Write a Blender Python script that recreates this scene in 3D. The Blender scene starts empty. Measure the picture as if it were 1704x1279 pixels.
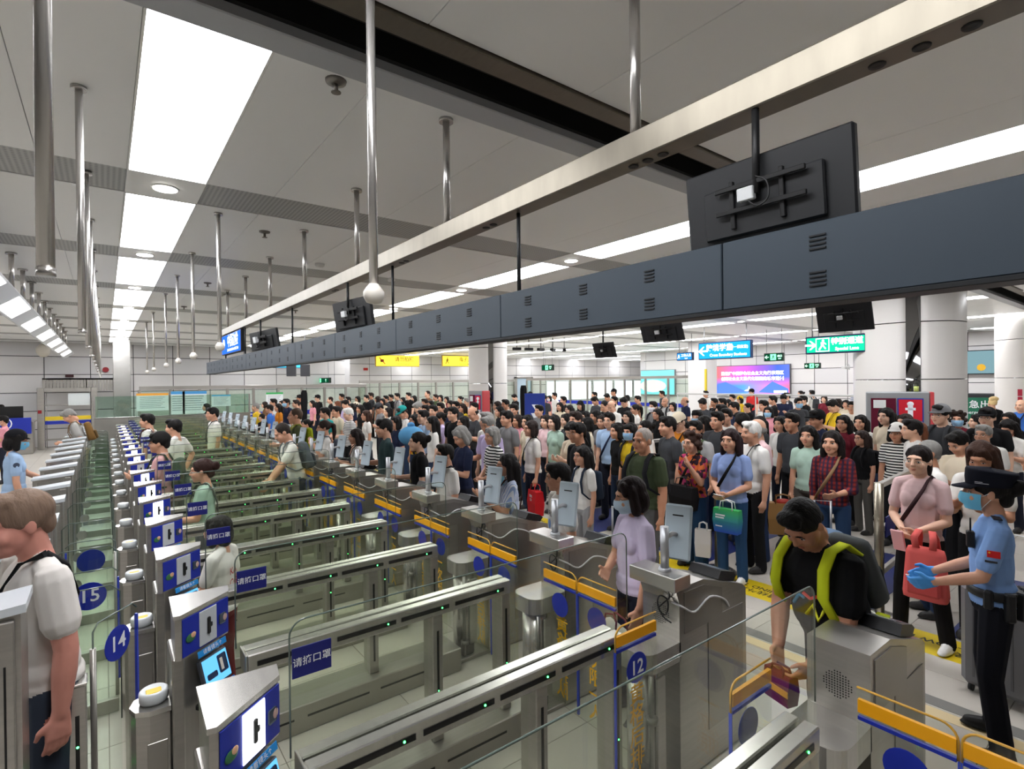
import bpy, bmesh, math, random
import numpy as np
from mathutils import Vector, Matrix, Quaternion

# ---------------------------------------------------------------- camera, light, exposure
CAM_H = 2.15
FOC, YAW, PITCH, ROLL = 889.06, math.radians(37.35), math.radians(-.26), math.radians(-.625)
sc = bpy.context.scene
cam_data = bpy.data.cameras.new('camera')
cam = bpy.data.objects.new('camera', cam_data)
sc.collection.objects.link(cam)
cam_data.sensor_width = 36.0
cam_data.lens = FOC / 1704 * 36.0
cam_data.clip_start = .05
_f = Vector((math.sin(YAW) * math.cos(PITCH), math.cos(YAW) * math.cos(PITCH), math.sin(PITCH)))
_r = Vector((math.cos(YAW), -math.sin(YAW), 0)); _u = _r.cross(_f)
_r2 = _r * math.cos(ROLL) + _u * math.sin(ROLL); _u2 = -_r * math.sin(ROLL) + _u * math.cos(ROLL)
cam.matrix_world = Matrix((( _r2.x, _u2.x, -_f.x, 0), (_r2.y, _u2.y, -_f.y, 0), (_r2.z, _u2.z, -_f.z, CAM_H), (0, 0, 0, 1)))
sc.camera = cam
world = bpy.data.worlds.new('hall_ambient'); sc.world = world
world.use_nodes = True
world.node_tree.nodes['Background'].inputs[0].default_value = (.8, .85, .9, 1)
world.node_tree.nodes['Background'].inputs[1].default_value = .25
sc.view_settings.view_transform = 'Standard'
sc.view_settings.look = 'None'
sc.view_settings.exposure = 0.72
sc.view_settings.gamma = 1.0
sc.view_settings.use_curve_mapping = False
sc.cycles.transparent_max_bounces = 40
sc.cycles.max_bounces = 6
sc.cycles.diffuse_bounces = 3
sc.cycles.glossy_bounces = 3
sc.cycles.caustics_reflective = False
sc.cycles.caustics_refractive = False
PANEL_L = 11.0        # radiance of the ceiling light panels

def unproject(px, py):
    """direction through a pixel of the 1704x1279 photograph, per metre of depth along the view axis"""
    return _r2 * ((px - 852) / FOC) - _u2 * ((py - 639.5) / FOC) + _f
# ---------------------------------------------------------------- helpers
COL = bpy.context.scene.collection
R = math.radians
rng = random.Random(7)

def lin(c):
    """sRGB 0-255 triple to linear."""
    out = []
    for v in c[:3]:
        v = v / 255.0
        out.append(v / 12.92 if v <= 0.04045 else ((v + 0.055) / 1.055) ** 2.4)
    return tuple(out) + (1.0,)

MATS = {}
def nodemat(name):
    m = bpy.data.materials.new(name)
    m.use_nodes = True
    nt = m.node_tree
    nt.nodes.clear()
    out = nt.nodes.new('ShaderNodeOutputMaterial')
    return m, nt, out

def bsdf(nt, out, col, rough=.5, metal=0.0, spec=.5):
    b = nt.nodes.new('ShaderNodeBsdfPrincipled')
    b.inputs['Base Color'].default_value = col
    b.inputs['Roughness'].default_value = rough
    b.inputs['Metallic'].default_value = metal
    b.inputs['Specular IOR Level'].default_value = spec
    nt.links.new(b.outputs[0], out.inputs[0])
    return b

def noise_col(nt, b, c1, c2, scale=(8, 8, 8), detail=3, coord='Object'):
    tc = nt.nodes.new('ShaderNodeTexCoord')
    mp = nt.nodes.new('ShaderNodeMapping')
    mp.inputs['Scale'].default_value = scale
    nz = nt.nodes.new('ShaderNodeTexNoise')
    nz.inputs['Scale'].default_value = 1.0
    nz.inputs['Detail'].default_value = detail
    mx = nt.nodes.new('ShaderNodeMix'); mx.data_type = 'RGBA'
    mx.inputs['A'].default_value = c1
    mx.inputs['B'].default_value = c2
    nt.links.new(tc.outputs[coord], mp.inputs[0])
    nt.links.new(mp.outputs[0], nz.inputs[0])
    nt.links.new(nz.outputs[0], mx.inputs['Factor'])
    nt.links.new(mx.outputs['Result'], b.inputs['Base Color'])
    return nz

def plain(col, rough=.55, metal=0.0, spec=.4):
    key = ('p', tuple(col), rough, metal, spec)
    if key not in MATS:
        m, nt, out = nodemat('paint_%d_%d_%d' % tuple(int(v) for v in col[:3]))
        bsdf(nt, out, lin(col), rough, metal, spec)
        MATS[key] = m
    return MATS[key]

def cloth(col, var=.16):
    key = ('c', tuple(col), var)
    if key not in MATS:
        m, nt, out = nodemat('fabric_%d_%d_%d' % tuple(int(v) for v in col[:3]))
        c = lin(col)
        b = bsdf(nt, out, c, .9, 0, .15)
        d = tuple(v * (1 - var) for v in c[:3]) + (1,)
        nz = noise_col(nt, b, c, d, (9, 9, 4), 2)
        bp = nt.nodes.new('ShaderNodeBump')
        bp.inputs['Strength'].default_value = .18
        bp.inputs['Distance'].default_value = .015
        nt.links.new(nz.outputs[0], bp.inputs['Height'])
        nt.links.new(bp.outputs[0], b.inputs['Normal'])
        MATS[key] = m
    return MATS[key]

def pattern(kind, c1, c2, scale=18.0, c3=None):
    """woven or printed pattern of a garment: stripes, plaid, print or denim columns"""
    key = (kind, tuple(c1), tuple(c2), scale, c3)
    if key in MATS:
        return MATS[key]
    m, nt, out = nodemat('fabric_%s' % kind)
    b = bsdf(nt, out, lin(c1), .9, 0, .15)
    tc = nt.nodes.new('ShaderNodeTexCoord')
    mx = nt.nodes.new('ShaderNodeMix'); mx.data_type = 'RGBA'
    mx.inputs['A'].default_value = lin(c1); mx.inputs['B'].default_value = lin(c2)
    if kind in ('stripes', 'columns'):
        wv = nt.nodes.new('ShaderNodeTexWave')
        wv.bands_direction = 'Z' if kind == 'stripes' else 'X'
        wv.inputs['Scale'].default_value = scale
        rp = nt.nodes.new('ShaderNodeValToRGB')
        rp.color_ramp.elements[0].position = .47; rp.color_ramp.elements[1].position = .53
        nt.links.new(tc.outputs['Object'], wv.inputs[0])
        nt.links.new(wv.outputs[0], rp.inputs[0])
        nt.links.new(rp.outputs[0], mx.inputs['Factor'])
        nt.links.new(mx.outputs['Result'], b.inputs['Base Color'])
    elif kind == 'plaid':
        ws = []
        for d in 'XZ':
            wv = nt.nodes.new('ShaderNodeTexWave'); wv.bands_direction = d
            wv.inputs['Scale'].default_value = scale
            nt.links.new(tc.outputs['Object'], wv.inputs[0]); ws.append(wv)
        nt.links.new(ws[0].outputs[0], mx.inputs['Factor'])
        m2 = nt.nodes.new('ShaderNodeMix'); m2.data_type = 'RGBA'
        m2.inputs['B'].default_value = lin(c3 or c2)
        mm = nt.nodes.new('ShaderNodeMath'); mm.operation = 'MULTIPLY'; mm.inputs[1].default_value = .75
        nt.links.new(ws[1].outputs[0], mm.inputs[0])
        nt.links.new(mm.outputs[0], m2.inputs['Factor'])
        nt.links.new(mx.outputs['Result'], m2.inputs['A'])
        nt.links.new(m2.outputs['Result'], b.inputs['Base Color'])
    else:  # print: scattered patches of several colours
        vo = nt.nodes.new('ShaderNodeTexVoronoi'); vo.inputs['Scale'].default_value = scale
        rp = nt.nodes.new('ShaderNodeValToRGB'); rp.color_ramp.interpolation = 'CONSTANT'
        cols = [c1, c2, c3 or c1, c1, c2]
        rp.color_ramp.elements[0].color = lin(cols[0])
        rp.color_ramp.elements[1].position = .3; rp.color_ramp.elements[1].color = lin(cols[1])
        for i, p in ((2, .5), (3, .68), (4, .85)):
            e = rp.color_ramp.elements.new(p); e.color = lin(cols[i])
        nt.links.new(tc.outputs['Object'], vo.inputs[0])
        nt.links.new(vo.outputs['Color'], rp.inputs[0])
        nt.links.new(rp.outputs[0], b.inputs['Base Color'])
    MATS[key] = m
    return m

def emit(col, strength, name=None):
    key = ('e', tuple(col), strength)
    if key not in MATS:
        m, nt, out = nodemat(name or 'lit_%d_%d_%d' % tuple(int(v) for v in col[:3]))
        e = nt.nodes.new('ShaderNodeEmission')
        e.inputs[0].default_value = lin(col); e.inputs[1].default_value = strength
        nt.links.new(e.outputs[0], out.inputs[0])
        MATS[key] = m
    return MATS[key]

def steel(col=(176, 172, 166), rough=.33, stretch=(3, 3, 60), name='brushed_steel', var=.25):
    key = ('s', tuple(col), rough, stretch)
    if key not in MATS:
        m, nt, out = nodemat(name)
        c = lin(col)
        b = bsdf(nt, out, c, rough, .80, .5)
        noise_col(nt, b, c, tuple(v * (1 - var) for v in c[:3]) + (1,), stretch, 4)
        MATS[key] = m
    return MATS[key]

def glass(tint=(236, 246, 240), refl=1.0, name='clear_glass'):
    key = ('g', tuple(tint), refl)
    if key not in MATS:
        m, nt, out = nodemat(name)
        t = nt.nodes.new('ShaderNodeBsdfTransparent'); t.inputs[0].default_value = lin(tint)
        g = nt.nodes.new('ShaderNodeBsdfGlossy'); g.inputs['Roughness'].default_value = .02
        g.inputs['Color'].default_value = (refl, refl, refl, 1)
        # Schlick reflectance that is the same on both faces of a thin sheet
        lw = nt.nodes.new('ShaderNodeLayerWeight'); lw.inputs[0].default_value = .5
        p5 = nt.nodes.new('ShaderNodeMath'); p5.operation = 'POWER'; p5.inputs[1].default_value = 5
        f = nt.nodes.new('ShaderNodeMath'); f.operation = 'MULTIPLY_ADD'; f.inputs[1].default_value = .60; f.inputs[2].default_value = .03
        nt.links.new(lw.outputs['Facing'], p5.inputs[0]); nt.links.new(p5.outputs[0], f.inputs[0])
        mx = nt.nodes.new('ShaderNodeMixShader')
        nt.links.new(f.outputs[0], mx.inputs[0])
        nt.links.new(t.outputs[0], mx.inputs[1])
        nt.links.new(g.outputs[0], mx.inputs[2])
        nt.links.new(mx.outputs[0], out.inputs[0])
        MATS[key] = m
    return MATS[key]

class MB:
    """collects shapes into one mesh; every shape has a material index"""
    def __init__(self):
        self.v = []; self.f = []; self.m = []; self.s = []
    def add(self, vs, fs, mi=0, smooth=False):
        o = len(self.v)
        self.v += [tuple(p) for p in vs]
        for f in fs:
            self.f.append(tuple(i + o for i in f)); self.m.append(mi); self.s.append(smooth)
        return self
    def box(self, x0, x1, y0, y1, z0, z1, mi=0):
        vs = [(x, y, z) for x in (x0, x1) for y in (y0, y1) for z in (z0, z1)]
        return self.add(vs, [(0, 1, 3, 2), (4, 6, 7, 5), (0, 4, 5, 1), (2, 3, 7, 6), (0, 2, 6, 4), (1, 5, 7, 3)], mi)
    def cbox(self, x0, x1, y0, y1, z0, z1, c=.006, mi=0):
        """box with chamfered edges"""
        bm = bmesh.new()
        bmesh.ops.create_cube(bm, size=1)
        for v in bm.verts:
            v.co = Vector(((x0 + x1) / 2 + v.co.x * (x1 - x0), (y0 + y1) / 2 + v.co.y * (y1 - y0), (z0 + z1) / 2 + v.co.z * (z1 - z0)))
        bmesh.ops.bevel(bm, geom=bm.edges[:], offset=c, segments=1, affect='EDGES', profile=.5)
        bm.verts.index_update()
        self.add([v.co[:] for v in bm.verts], [[v.index for v in f.verts] for f in bm.faces], mi)
        bm.free()
        return self
    def prism(self, poly, axis, a, b, mi=0, smooth=False):
        """polygon extruded along an axis: axis 'x': poly is (y,z); 'y': (x,z); 'z': (x,y)"""
        def P(p, t):
            return {'x': (t, p[0], p[1]), 'y': (p[0], t, p[1]), 'z': (p[0], p[1], t)}[axis]
        n = len(poly)
        vs = [P(p, a) for p in poly] + [P(p, b) for p in poly]
        fs = [(i, (i + 1) % n, n + (i + 1) % n, n + i) for i in range(n)]
        self.add(vs, fs, mi, smooth)
        o = len(self.v) - 2 * n
        self.f += [tuple(range(o + n - 1, o - 1, -1)), tuple(range(o + n, o + 2 * n))]
        self.m += [mi, mi]; self.s += [False, False]
        return self
    def tube(self, pts, r, n=8, mi=0, cap=True):
        pts = [Vector(p) for p in pts]
        rs = r if isinstance(r, (list, tuple)) else [r] * len(pts)
        rings = []
        up = None
        for i, p in enumerate(pts):
            d = (pts[min(i + 1, len(pts) - 1)] - pts[max(i - 1, 0)]).normalized()
            if up is None:
                up = Vector((0, 0, 1)) if abs(d.z) < .9 else Vector((1, 0, 0))
            u = (up - d * up.dot(d)).normalized()
            w = d.cross(u); up = u
            rings.append([p + (u * math.cos(2 * math.pi * k / n) + w * math.sin(2 * math.pi * k / n)) * rs[i] for k in range(n)])
        vs = [q for ring in rings for q in ring]
        fs = []
        for i in range(len(pts) - 1):
            for k in range(n):
                fs.append((i * n + k, i * n + (k + 1) % n, (i + 1) * n + (k + 1) % n, (i + 1) * n + k))
        self.add(vs, fs, mi, True)
        if cap:
            o = len(self.v) - len(vs)
            self.f += [tuple(range(o + n - 1, o - 1, -1)), tuple(range(o + (len(pts) - 1) * n, o + len(pts) * n))]
            self.m += [mi, mi]; self.s += [False, False]
        return self
    def lathe(self, prof, c=(0, 0, 0), n=16, mi=0, axis='z'):
        vs = []
        for (r, z) in prof:
            for k in range(n):
                a = 2 * math.pi * k / n
                p = (r * math.cos(a), r * math.sin(a), z)
                if axis == 'x': p = (z, p[0], p[1])
                if axis == 'y': p = (p[0], z, p[1])
                vs.append((p[0] + c[0], p[1] + c[1], p[2] + c[2]))
        fs = []
        for i in range(len(prof) - 1):
            for k in range(n):
                fs.append((i * n + k, i * n + (k + 1) % n, (i + 1) * n + (k + 1) % n, (i + 1) * n + k))
        self.add(vs, fs, mi, True)
        o = len(self.v) - len(vs)
        self.f += [tuple(range(o + n - 1, o - 1, -1)), tuple(range(o + (len(prof) - 1) * n, o + len(prof) * n))]
        self.m += [mi, mi]; self.s += [False, False]
        return self
    def ball(self, c, r, n=12, h=8, mi=0, mat=None):
        r = r if isinstance(r, (tuple, list)) else (r, r, r)
        vs = [(0, 0, -1)] ; fs = []
        for i in range(1, h):
            t = -math.pi / 2 + math.pi * i / h
            for k in range(n):
                a = 2 * math.pi * k / n
                vs.append((math.cos(t) * math.cos(a), math.cos(t) * math.sin(a), math.sin(t)))
        vs.append((0, 0, 1))
        for k in range(n):
            fs.append((0, 1 + (k + 1) % n, 1 + k))
            for i in range(h - 2):
                fs.append((1 + i * n + k, 1 + i * n + (k + 1) % n, 1 + (i + 1) * n + (k + 1) % n, 1 + (i + 1) * n + k))
            fs.append((1 + (h - 2) * n + k, 1 + (h - 2) * n + (k + 1) % n, len(vs) - 1))
        out = []
        for p in vs:
            q = Vector((p[0] * r[0], p[1] * r[1], p[2] * r[2]))
            if mat is not None: q = mat @ q
            out.append((q.x + c[0], q.y + c[1], q.z + c[2]))
        return self.add(out, fs, mi, True)
    def mesh(self, name):
        me = bpy.data.meshes.new(name)
        me.from_pydata(self.v, [], self.f)
        me.polygons.foreach_set('material_index', self.m)
        me.polygons.foreach_set('use_smooth', self.s)
        me.update()
        return me

def smooth_path(pts, n=4):
    """Catmull-Rom points along a cable or strap"""
    P = [Vector(p) for p in pts]; out = []
    for i in range(len(P) - 1):
        a, b, c, d = P[max(i - 1, 0)], P[i], P[i + 1], P[min(i + 2, len(P) - 1)]
        for k in range(n):
            t = k / n
            out.append(.5 * ((2 * b) + (c - a) * t + (2 * a - 5 * b + 4 * c - d) * t * t + (3 * b - a - 3 * c + d) * t ** 3))
    return out + [P[-1]]

def put(name, me, mats, parent=None, loc=(0, 0, 0), rot=(0, 0, 0), scale=None):
    """link a mesh as one object; materials sit on the object so that meshes can be shared"""
    if isinstance(me, MB):
        me = me.mesh(name)
    o = bpy.data.objects.new(name, me)
    COL.objects.link(o)
    if not isinstance(mats, (list, tuple)): mats = [mats]
    while len(me.materials) < len(mats): me.materials.append(None)
    for i, m in enumerate(mats):
        o.material_slots[i].link = 'OBJECT'; o.material_slots[i].material = m
    if parent is not None: o.parent = parent
    o.location = loc; o.rotation_euler = rot
    if scale is not None: o.scale = scale if isinstance(scale, (tuple, list)) else (scale,) * 3
    return o

def tag(o, label, cat, group=None):
    o['label'] = label; o['category'] = cat
    if group: o['group'] = group
    return o

def thing(name, label, cat, loc=(0, 0, 0), rz=0.0, group=None, scale=None):
    o = bpy.data.objects.new(name, None)
    COL.objects.link(o)
    o.empty_display_size = .1
    o.location = loc; o.rotation_euler = (0, 0, rz)
    if scale: o.scale = (scale,) * 3
    return tag(o, label, cat, group)

def struct(name, me, mats, label=None, **k):
    o = put(name, me, mats, **k)
    o['kind'] = 'structure'
    if label: o['label'] = label
    return o

def copy_tree(o, parent=None):
    c = o.copy(); COL.objects.link(c)
    c.parent = parent
    for ch in KIDS.get(o.name, ()):
        copy_tree(ch, c)
    return c
KIDS = {}
def dup(root, loc, label=None, group=None, rz=None):
    """copy of a thing with its parts and their sub-parts"""
    if root.name not in KIDS:
        def walk(o):
            KIDS[o.name] = list(o.children)
            for ch in o.children: walk(ch)
        walk(root)
    c = copy_tree(root)
    c.location = loc
    if rz is not None: c.rotation_euler.z = rz
    if label: c['label'] = label
    if group: c['group'] = group
    return c

TXT = {}
def text_mesh(s, size=1.0, bold=.0, extrude=0.0, spacing=1.0, line=1.0):
    """flat lettering as a mesh, centred on the origin in the XY plane"""
    key = (s, size, bold, extrude, spacing, line)
    if key not in TXT:
        cu = bpy.data.curves.new('lettering', 'FONT')
        cu.body = s; cu.size = size; cu.align_x = 'CENTER'; cu.align_y = 'CENTER'
        cu.offset = bold; cu.extrude = extrude; cu.space_character = spacing; cu.space_line = line
        cu.resolution_u = 2
        ob = bpy.data.objects.new('lettering', cu)
        COL.objects.link(ob)
        dg = bpy.context.evaluated_depsgraph_get()
        me = bpy.data.meshes.new_from_object(ob.evaluated_get(dg))
        bpy.data.objects.remove(ob)
        me.name = 'lettering'
        TXT[key] = me
    return TXT[key]
# ---------------------------------------------------------------- people
SKIN, SHIRT, PANTS, SHOES, GLOVE = 0, 1, 2, 3, 4
HEAD = 1.11      # head size against the trunk

def V3(*a): return np.array(a, float)
def unit(v):
    v = np.asarray(v, float); return v / (np.linalg.norm(v) + 1e-9)

class Body:
    """a figure laid out as tapered limbs and rounded masses that are fused into one continuous skin"""
    def __init__(self): self.rc = []; self.el = []
    def cone(self, a, b, ra, rb, lab): self.rc.append((np.asarray(a, float), np.asarray(b, float), ra, rb, lab))
    def mass(self, c, r, lab, rot=None): self.el.append((np.asarray(c, float), np.asarray(r, float), np.eye(3) if rot is None else np.asarray(rot, float), lab))
    def shift(self, i0, j0, M):
        Rm, t = M[:3, :3], M[:3, 3]
        for i in range(i0, len(self.rc)):
            a, b, ra, rb, l = self.rc[i]; self.rc[i] = (Rm @ a + t, Rm @ b + t, ra, rb, l)
        for j in range(j0, len(self.el)):
            c, r, q, l = self.el[j]; self.el[j] = (Rm @ c + t, r, Rm @ q, l)
    def raw(self):
        mb = MB()
        for a, b, ra, rb, l in self.rc:
            d = unit(b - a)
            pts = [a - d * ra * .97, a - d * ra * .6, a, b, b + d * rb * .6, b + d * rb * .97]
            mb.tube(pts, [ra * .24, ra * .8, ra, rb, rb * .8, rb * .24], n=10)
        for c, r, q, l in self.el:
            mb.ball(c, tuple(r), 14, 10, 0, Matrix(q.tolist()))
        return mb
    def label(self, P):
        best = np.full(len(P), 1e9); lab = np.zeros(len(P), int)
        for a, b, ra, rb, l in self.rc:
            ab = b - a
            t = np.clip((P - a) @ ab / (ab @ ab + 1e-12), 0, 1)
            d = np.linalg.norm(P - a - t[:, None] * ab, axis=1) - (ra + t * (rb - ra))
            k = d < best; best[k] = d[k]; lab[k] = l
        for c, r, q, l in self.el:
            x = (P - c) @ q
            n = np.linalg.norm(x / r, axis=1) + 1e-9
            d = (n - 1) * np.linalg.norm(x, axis=1) / n
            k = d < best; best[k] = d[k]; lab[k] = l
        return lab

def rotm(ax, deg):
    a = math.radians(deg); c, s = math.cos(a), math.sin(a)
    return np.array({'x': [[1, 0, 0], [0, c, -s], [0, s, c]], 'y': [[c, 0, s], [0, 1, 0], [-s, 0, c]], 'z': [[c, -s, 0], [s, c, 0], [0, 0, 1]]}[ax])

def mat4(rot, t):
    M = np.eye(4); M[:3, :3] = rot; M[:3, 3] = t; return M

def add_hand(b, w, d, sgn, fine, curl, lab, thumb=None):
    s = np.array([0, -1, .6]) if thumb is None else np.asarray(thumb, float)
    s = unit(s - d * (s @ d)); n = sgn * np.cross(d, s)
    if not fine:
        b.cone(w, w + d * .075, .026, .033, lab)
        e = w + d * .08 + n * .01 * curl
        for k in (.022, -.014):
            b.cone(e + s * k, e + s * k + d * (.075 - .03 * curl) + n * .045 * curl, .019, .013, lab)
        b.cone(w + d * .035 + s * .025, w + d * .085 + s * .045 + n * .02, .015, .012, lab)
        return
    for k, o in enumerate((.030, .010, -.010, -.030)):
        base = w + d * .088 + s * o * 1.08
        b.cone(w + s * o * .55, base, .0165, .0135, lab)
        L = (.068, .077, .072, .056)[k] * .5
        c1 = math.radians(28 * curl + 4 * k * curl); c2 = math.radians(85 * curl)
        d1 = d * math.cos(c1) + n * math.sin(c1); d2 = d * math.cos(c2) + n * math.sin(c2)
        m = base + d1 * L * 1.15
        b.cone(base, m, .0108, .0098, lab); b.cone(m, m + d2 * L, .0096, .0082, lab)
    b.mass(w + d * .05, (.040, .040, .040), lab, np.stack([s * 1.0, d * 1.05, n * .42], 1))
    t0 = w + d * .03 + s * .026
    t1 = t0 + unit(d * .6 + s * .75 + n * .3) * .042
    b.cone(t0, t1, .0155, .0125, lab); b.cone(t1, t1 + unit(d * .9 + s * .15 + n * .35) * .033, .0120, .0095, lab)

def make_body(sex='m', fat=1.0, lean=0, arms=None, head=(0, 0), fine=False, curl=(.5, .5), sleeve=.62, legs='stand',
              gloves=False, bottom='pants', thumbs=(None, None), loose=1.0, roll=0):
    """arms: ((upper dir, fore dir) for the left, the same for the right); directions in the trunk's frame, facing -Y"""
    b = Body(); b.hands = []
    f = sex == 'f'
    sh = .158 if f else .182
    if arms is None:
        arms = (((.14, .03, -1), (.05, -.18, -1)), ((-.14, .03, -1), (-.05, -.18, -1)))
    hl = GLOVE if gloves else SKIN
    # trunk
    w = fat
    b.mass((0, .005, 1.285), (.150 * w if f else .172 * w, .105 * w, .165), SHIRT)
    b.mass((0, .0, 1.12), (.135 * w * loose if f else .158 * w * loose, .105 * w * loose, .17), SHIRT)
    b.mass((0, .005, .985), (.158 * w * loose if f else .163 * w * loose, .120 * w * loose, .125), SHIRT)
    b.mass((0, .0, 1.14), ((.143 if f else .160) * w, .108 * w, .30), SHIRT)
    if f:
        for s in (-1, 1): b.mass((s * .052, -.055 * w, 1.255), (.080, .052, .090), SHIRT)
    if fat > 1.15: b.mass((0, -.05, 1.08), (.14 * w, .10 * w, .13), SHIRT)
    for s in (-1, 1):
        b.cone((s * .045, .025, 1.425), (s * (sh - .012), .012, 1.385), .044, .052, SHIRT)
    # arms
    for s, (ud, fd), cu, th in ((1, arms[0], curl[0], thumbs[0]), (-1, arms[1], curl[1], thumbs[1])):
        S = V3(s * sh, .012, 1.378); ud = unit(ud); fd = unit(fd)
        E = S + ud * .285; W = E + fd * .245
        m = .94 if f else 1.05
        m *= 1 + (fat - 1) * .6
        if sleeve > 0:
            b.cone(S, S + ud * .285 * min(sleeve, 1), .060 * m, .063 * m, SHIRT)
            if sleeve > 1: b.cone(E, E + fd * .245 * (sleeve - 1), .052 * m, .044 * m, SHIRT)
        b.cone(S, E, .049 * m, .039 * m, SKIN)
        b.cone(E, E + fd * .09, .039 * m, .040 * m, SKIN)
        b.cone(E + fd * .09, W, .040 * m, .0265 * m, SKIN)
        add_hand(b, W, fd, s, fine, cu, hl, th)
        b.hands.append(W + fd * .09)
    # neck and head
    nr = .047 if f else .054
    hm = mat4(rotm('z', head[0]) @ rotm('x', head[1]) @ rotm('y', roll), (0, -.024, 1.590))
    b.cone((0, .028, 1.40), (0, .012, 1.51), nr * 1.12 * (1 + (fat - 1) * .5), nr, SKIN)
    i0, j0 = len(b.rc), len(b.el)
    b.mass((0, .016, .034), (.074, .094, .088), SKIN)
    b.mass((0, -.022, -.03), (.064, .068, .072), SKIN)
    b.mass((0, -.045, -.068), (.044 if f else .050, .040, .040), SKIN)
    b.mass((0, -.068, -.089), (.021, .018, .017), SKIN)
    for s in (-1, 1):
        b.mass((s * .040, -.058, -.028), (.026, .026, .030), SKIN)
        b.mass((s * .076, .012, -.004), (.009, .019, .030), SKIN, rotm('z', s * -18))
    b.mass((0, -.072, .030), (.050, .018, .016), SKIN)
    b.cone((0, -.086, .016), (0, -.102, -.022), .0085, .0125, SKIN)
    b.mass((0, -.094, -.027), (.0175, .011, .0085), SKIN)
    b.mass((0, -.079, -.053), (.024, .014, .010), SKIN)
    b.cone((0, .02, -.05), (0, .025, -.10), nr, nr, SKIN)
    for i in range(i0, len(b.rc)):
        p, q, ra, rb, l = b.rc[i]; b.rc[i] = (p * HEAD, q * HEAD, ra * HEAD, rb * HEAD, l)
    for j in range(j0, len(b.el)):
        c, r, q, l = b.el[j]; b.el[j] = (c * HEAD, r * HEAD, q, l)
    b.shift(i0, j0, hm)
    hm = hm @ np.diag([HEAD, HEAD, HEAD, 1.0])
    U = mat4(np.eye(3), (0, 0, 0))
    if lean:
        p = V3(0, .01, .93); Rm = rotm('x', lean)
        U = mat4(Rm, p - Rm @ p)
        b.shift(0, 0, U)
    # pelvis and legs (not leaning)
    b.mass((0, .01, .915), (.158 * w if not f else .165 * w, .118 * w, .105), PANTS)
    b.mass((0, .012, .93), (.166 * w * loose if not f else .170 * w * loose, .124 * w * loose, .075), SHIRT)
    pl = {'stand': (((.02, -.01), (.025, .0)), ((-.02, -.01), (-.025, .0))),
          'walk': (((.01, -.20), (.02, -.24)), ((-.01, .10), (-.02, .30))),
          'apart': (((.06, -.03), (.10, .0)), ((-.05, -.01), (-.09, .02)))}[legs]
    for s, (kn, an) in ((1, pl[0]), (-1, pl[1])):
        Hh = V3(s * .088, .01, .90); K = V3(s * .088 + kn[0], .0 + kn[1], .50); A = V3(s * .088 + an[0], .02 + an[1], .085)
        tr = 1 + (fat - 1) * .7
        if bottom == 'pants':
            b.cone(Hh, K, .088 * tr, .066, PANTS); b.cone(K, A + V3(0, 0, -.03), .064, .060 if f else .062, PANTS)
        elif bottom == 'wide':
            b.cone(Hh, K, .092 * tr, .084, PANTS); b.cone(K, A + V3(0, 0, .0), .084, .088, PANTS)
        elif bottom == 'shorts':
            b.cone(Hh, K + V3(0, 0, .05), .090 * tr, .082, PANTS); b.cone(K, A, .052, .038, SKIN)
        else:
            b.cone(Hh, K, .082 * tr, .058, PANTS); b.cone(K, A, .056, .046, PANTS)
        fo = V3(A[0], A[1], 0)
        b.cone(fo + V3(0, .02, .052), fo + V3(s * .015, -.13, .036), .044, .036, SHOES)
        b.mass(fo + V3(s * .008, -.06, .022), (.046, .125, .022), SHOES)
    return b, U, U @ hm

PENDING = []   # bodies waiting for the one fusing pass
class Figure:
    pass
def queue_body(key, voxel, **kw):
    fg = Figure(); fg.key = key
    fg.body, fg.U, fg.H = make_body(**kw)
    fg.fat = kw.get('fat', 1.0)
    me = fg.body.raw().mesh('person')
    o = bpy.data.objects.new('fuse', me); COL.objects.link(o)
    md = o.modifiers.new('fuse', 'REMESH'); md.mode = 'VOXEL'; md.voxel_size = voxel; md.use_smooth_shade = True
    sm = o.modifiers.new('soften', 'SMOOTH'); sm.factor = .5; sm.iterations = 3 if voxel > .011 else 4
    fg.obj = o; fg.src = me
    PENDING.append(fg)
    return fg

def queue_hair(prims, voxel=.009, it=3):
    """prims: list of ('c', a, b, ra, rb) and ('m', centre, radii) in the head's frame"""
    b = Body()
    for p in prims:
        if p[0] == 'c': b.cone(p[1], p[2], p[3], p[4], 0)
        else: b.mass(p[1], p[2], 0, p[3] if len(p) > 3 else None)
    fg = Figure(); fg.body = None
    me = b.raw().mesh('hair')
    o = bpy.data.objects.new('fuse', me); COL.objects.link(o)
    md = o.modifiers.new('fuse', 'REMESH'); md.mode = 'VOXEL'; md.voxel_size = voxel; md.use_smooth_shade = True
    sm = o.modifiers.new('soften', 'SMOOTH'); sm.factor = .5; sm.iterations = it
    fg.obj = o; fg.src = me
    PENDING.append(fg)
    return fg

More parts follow.
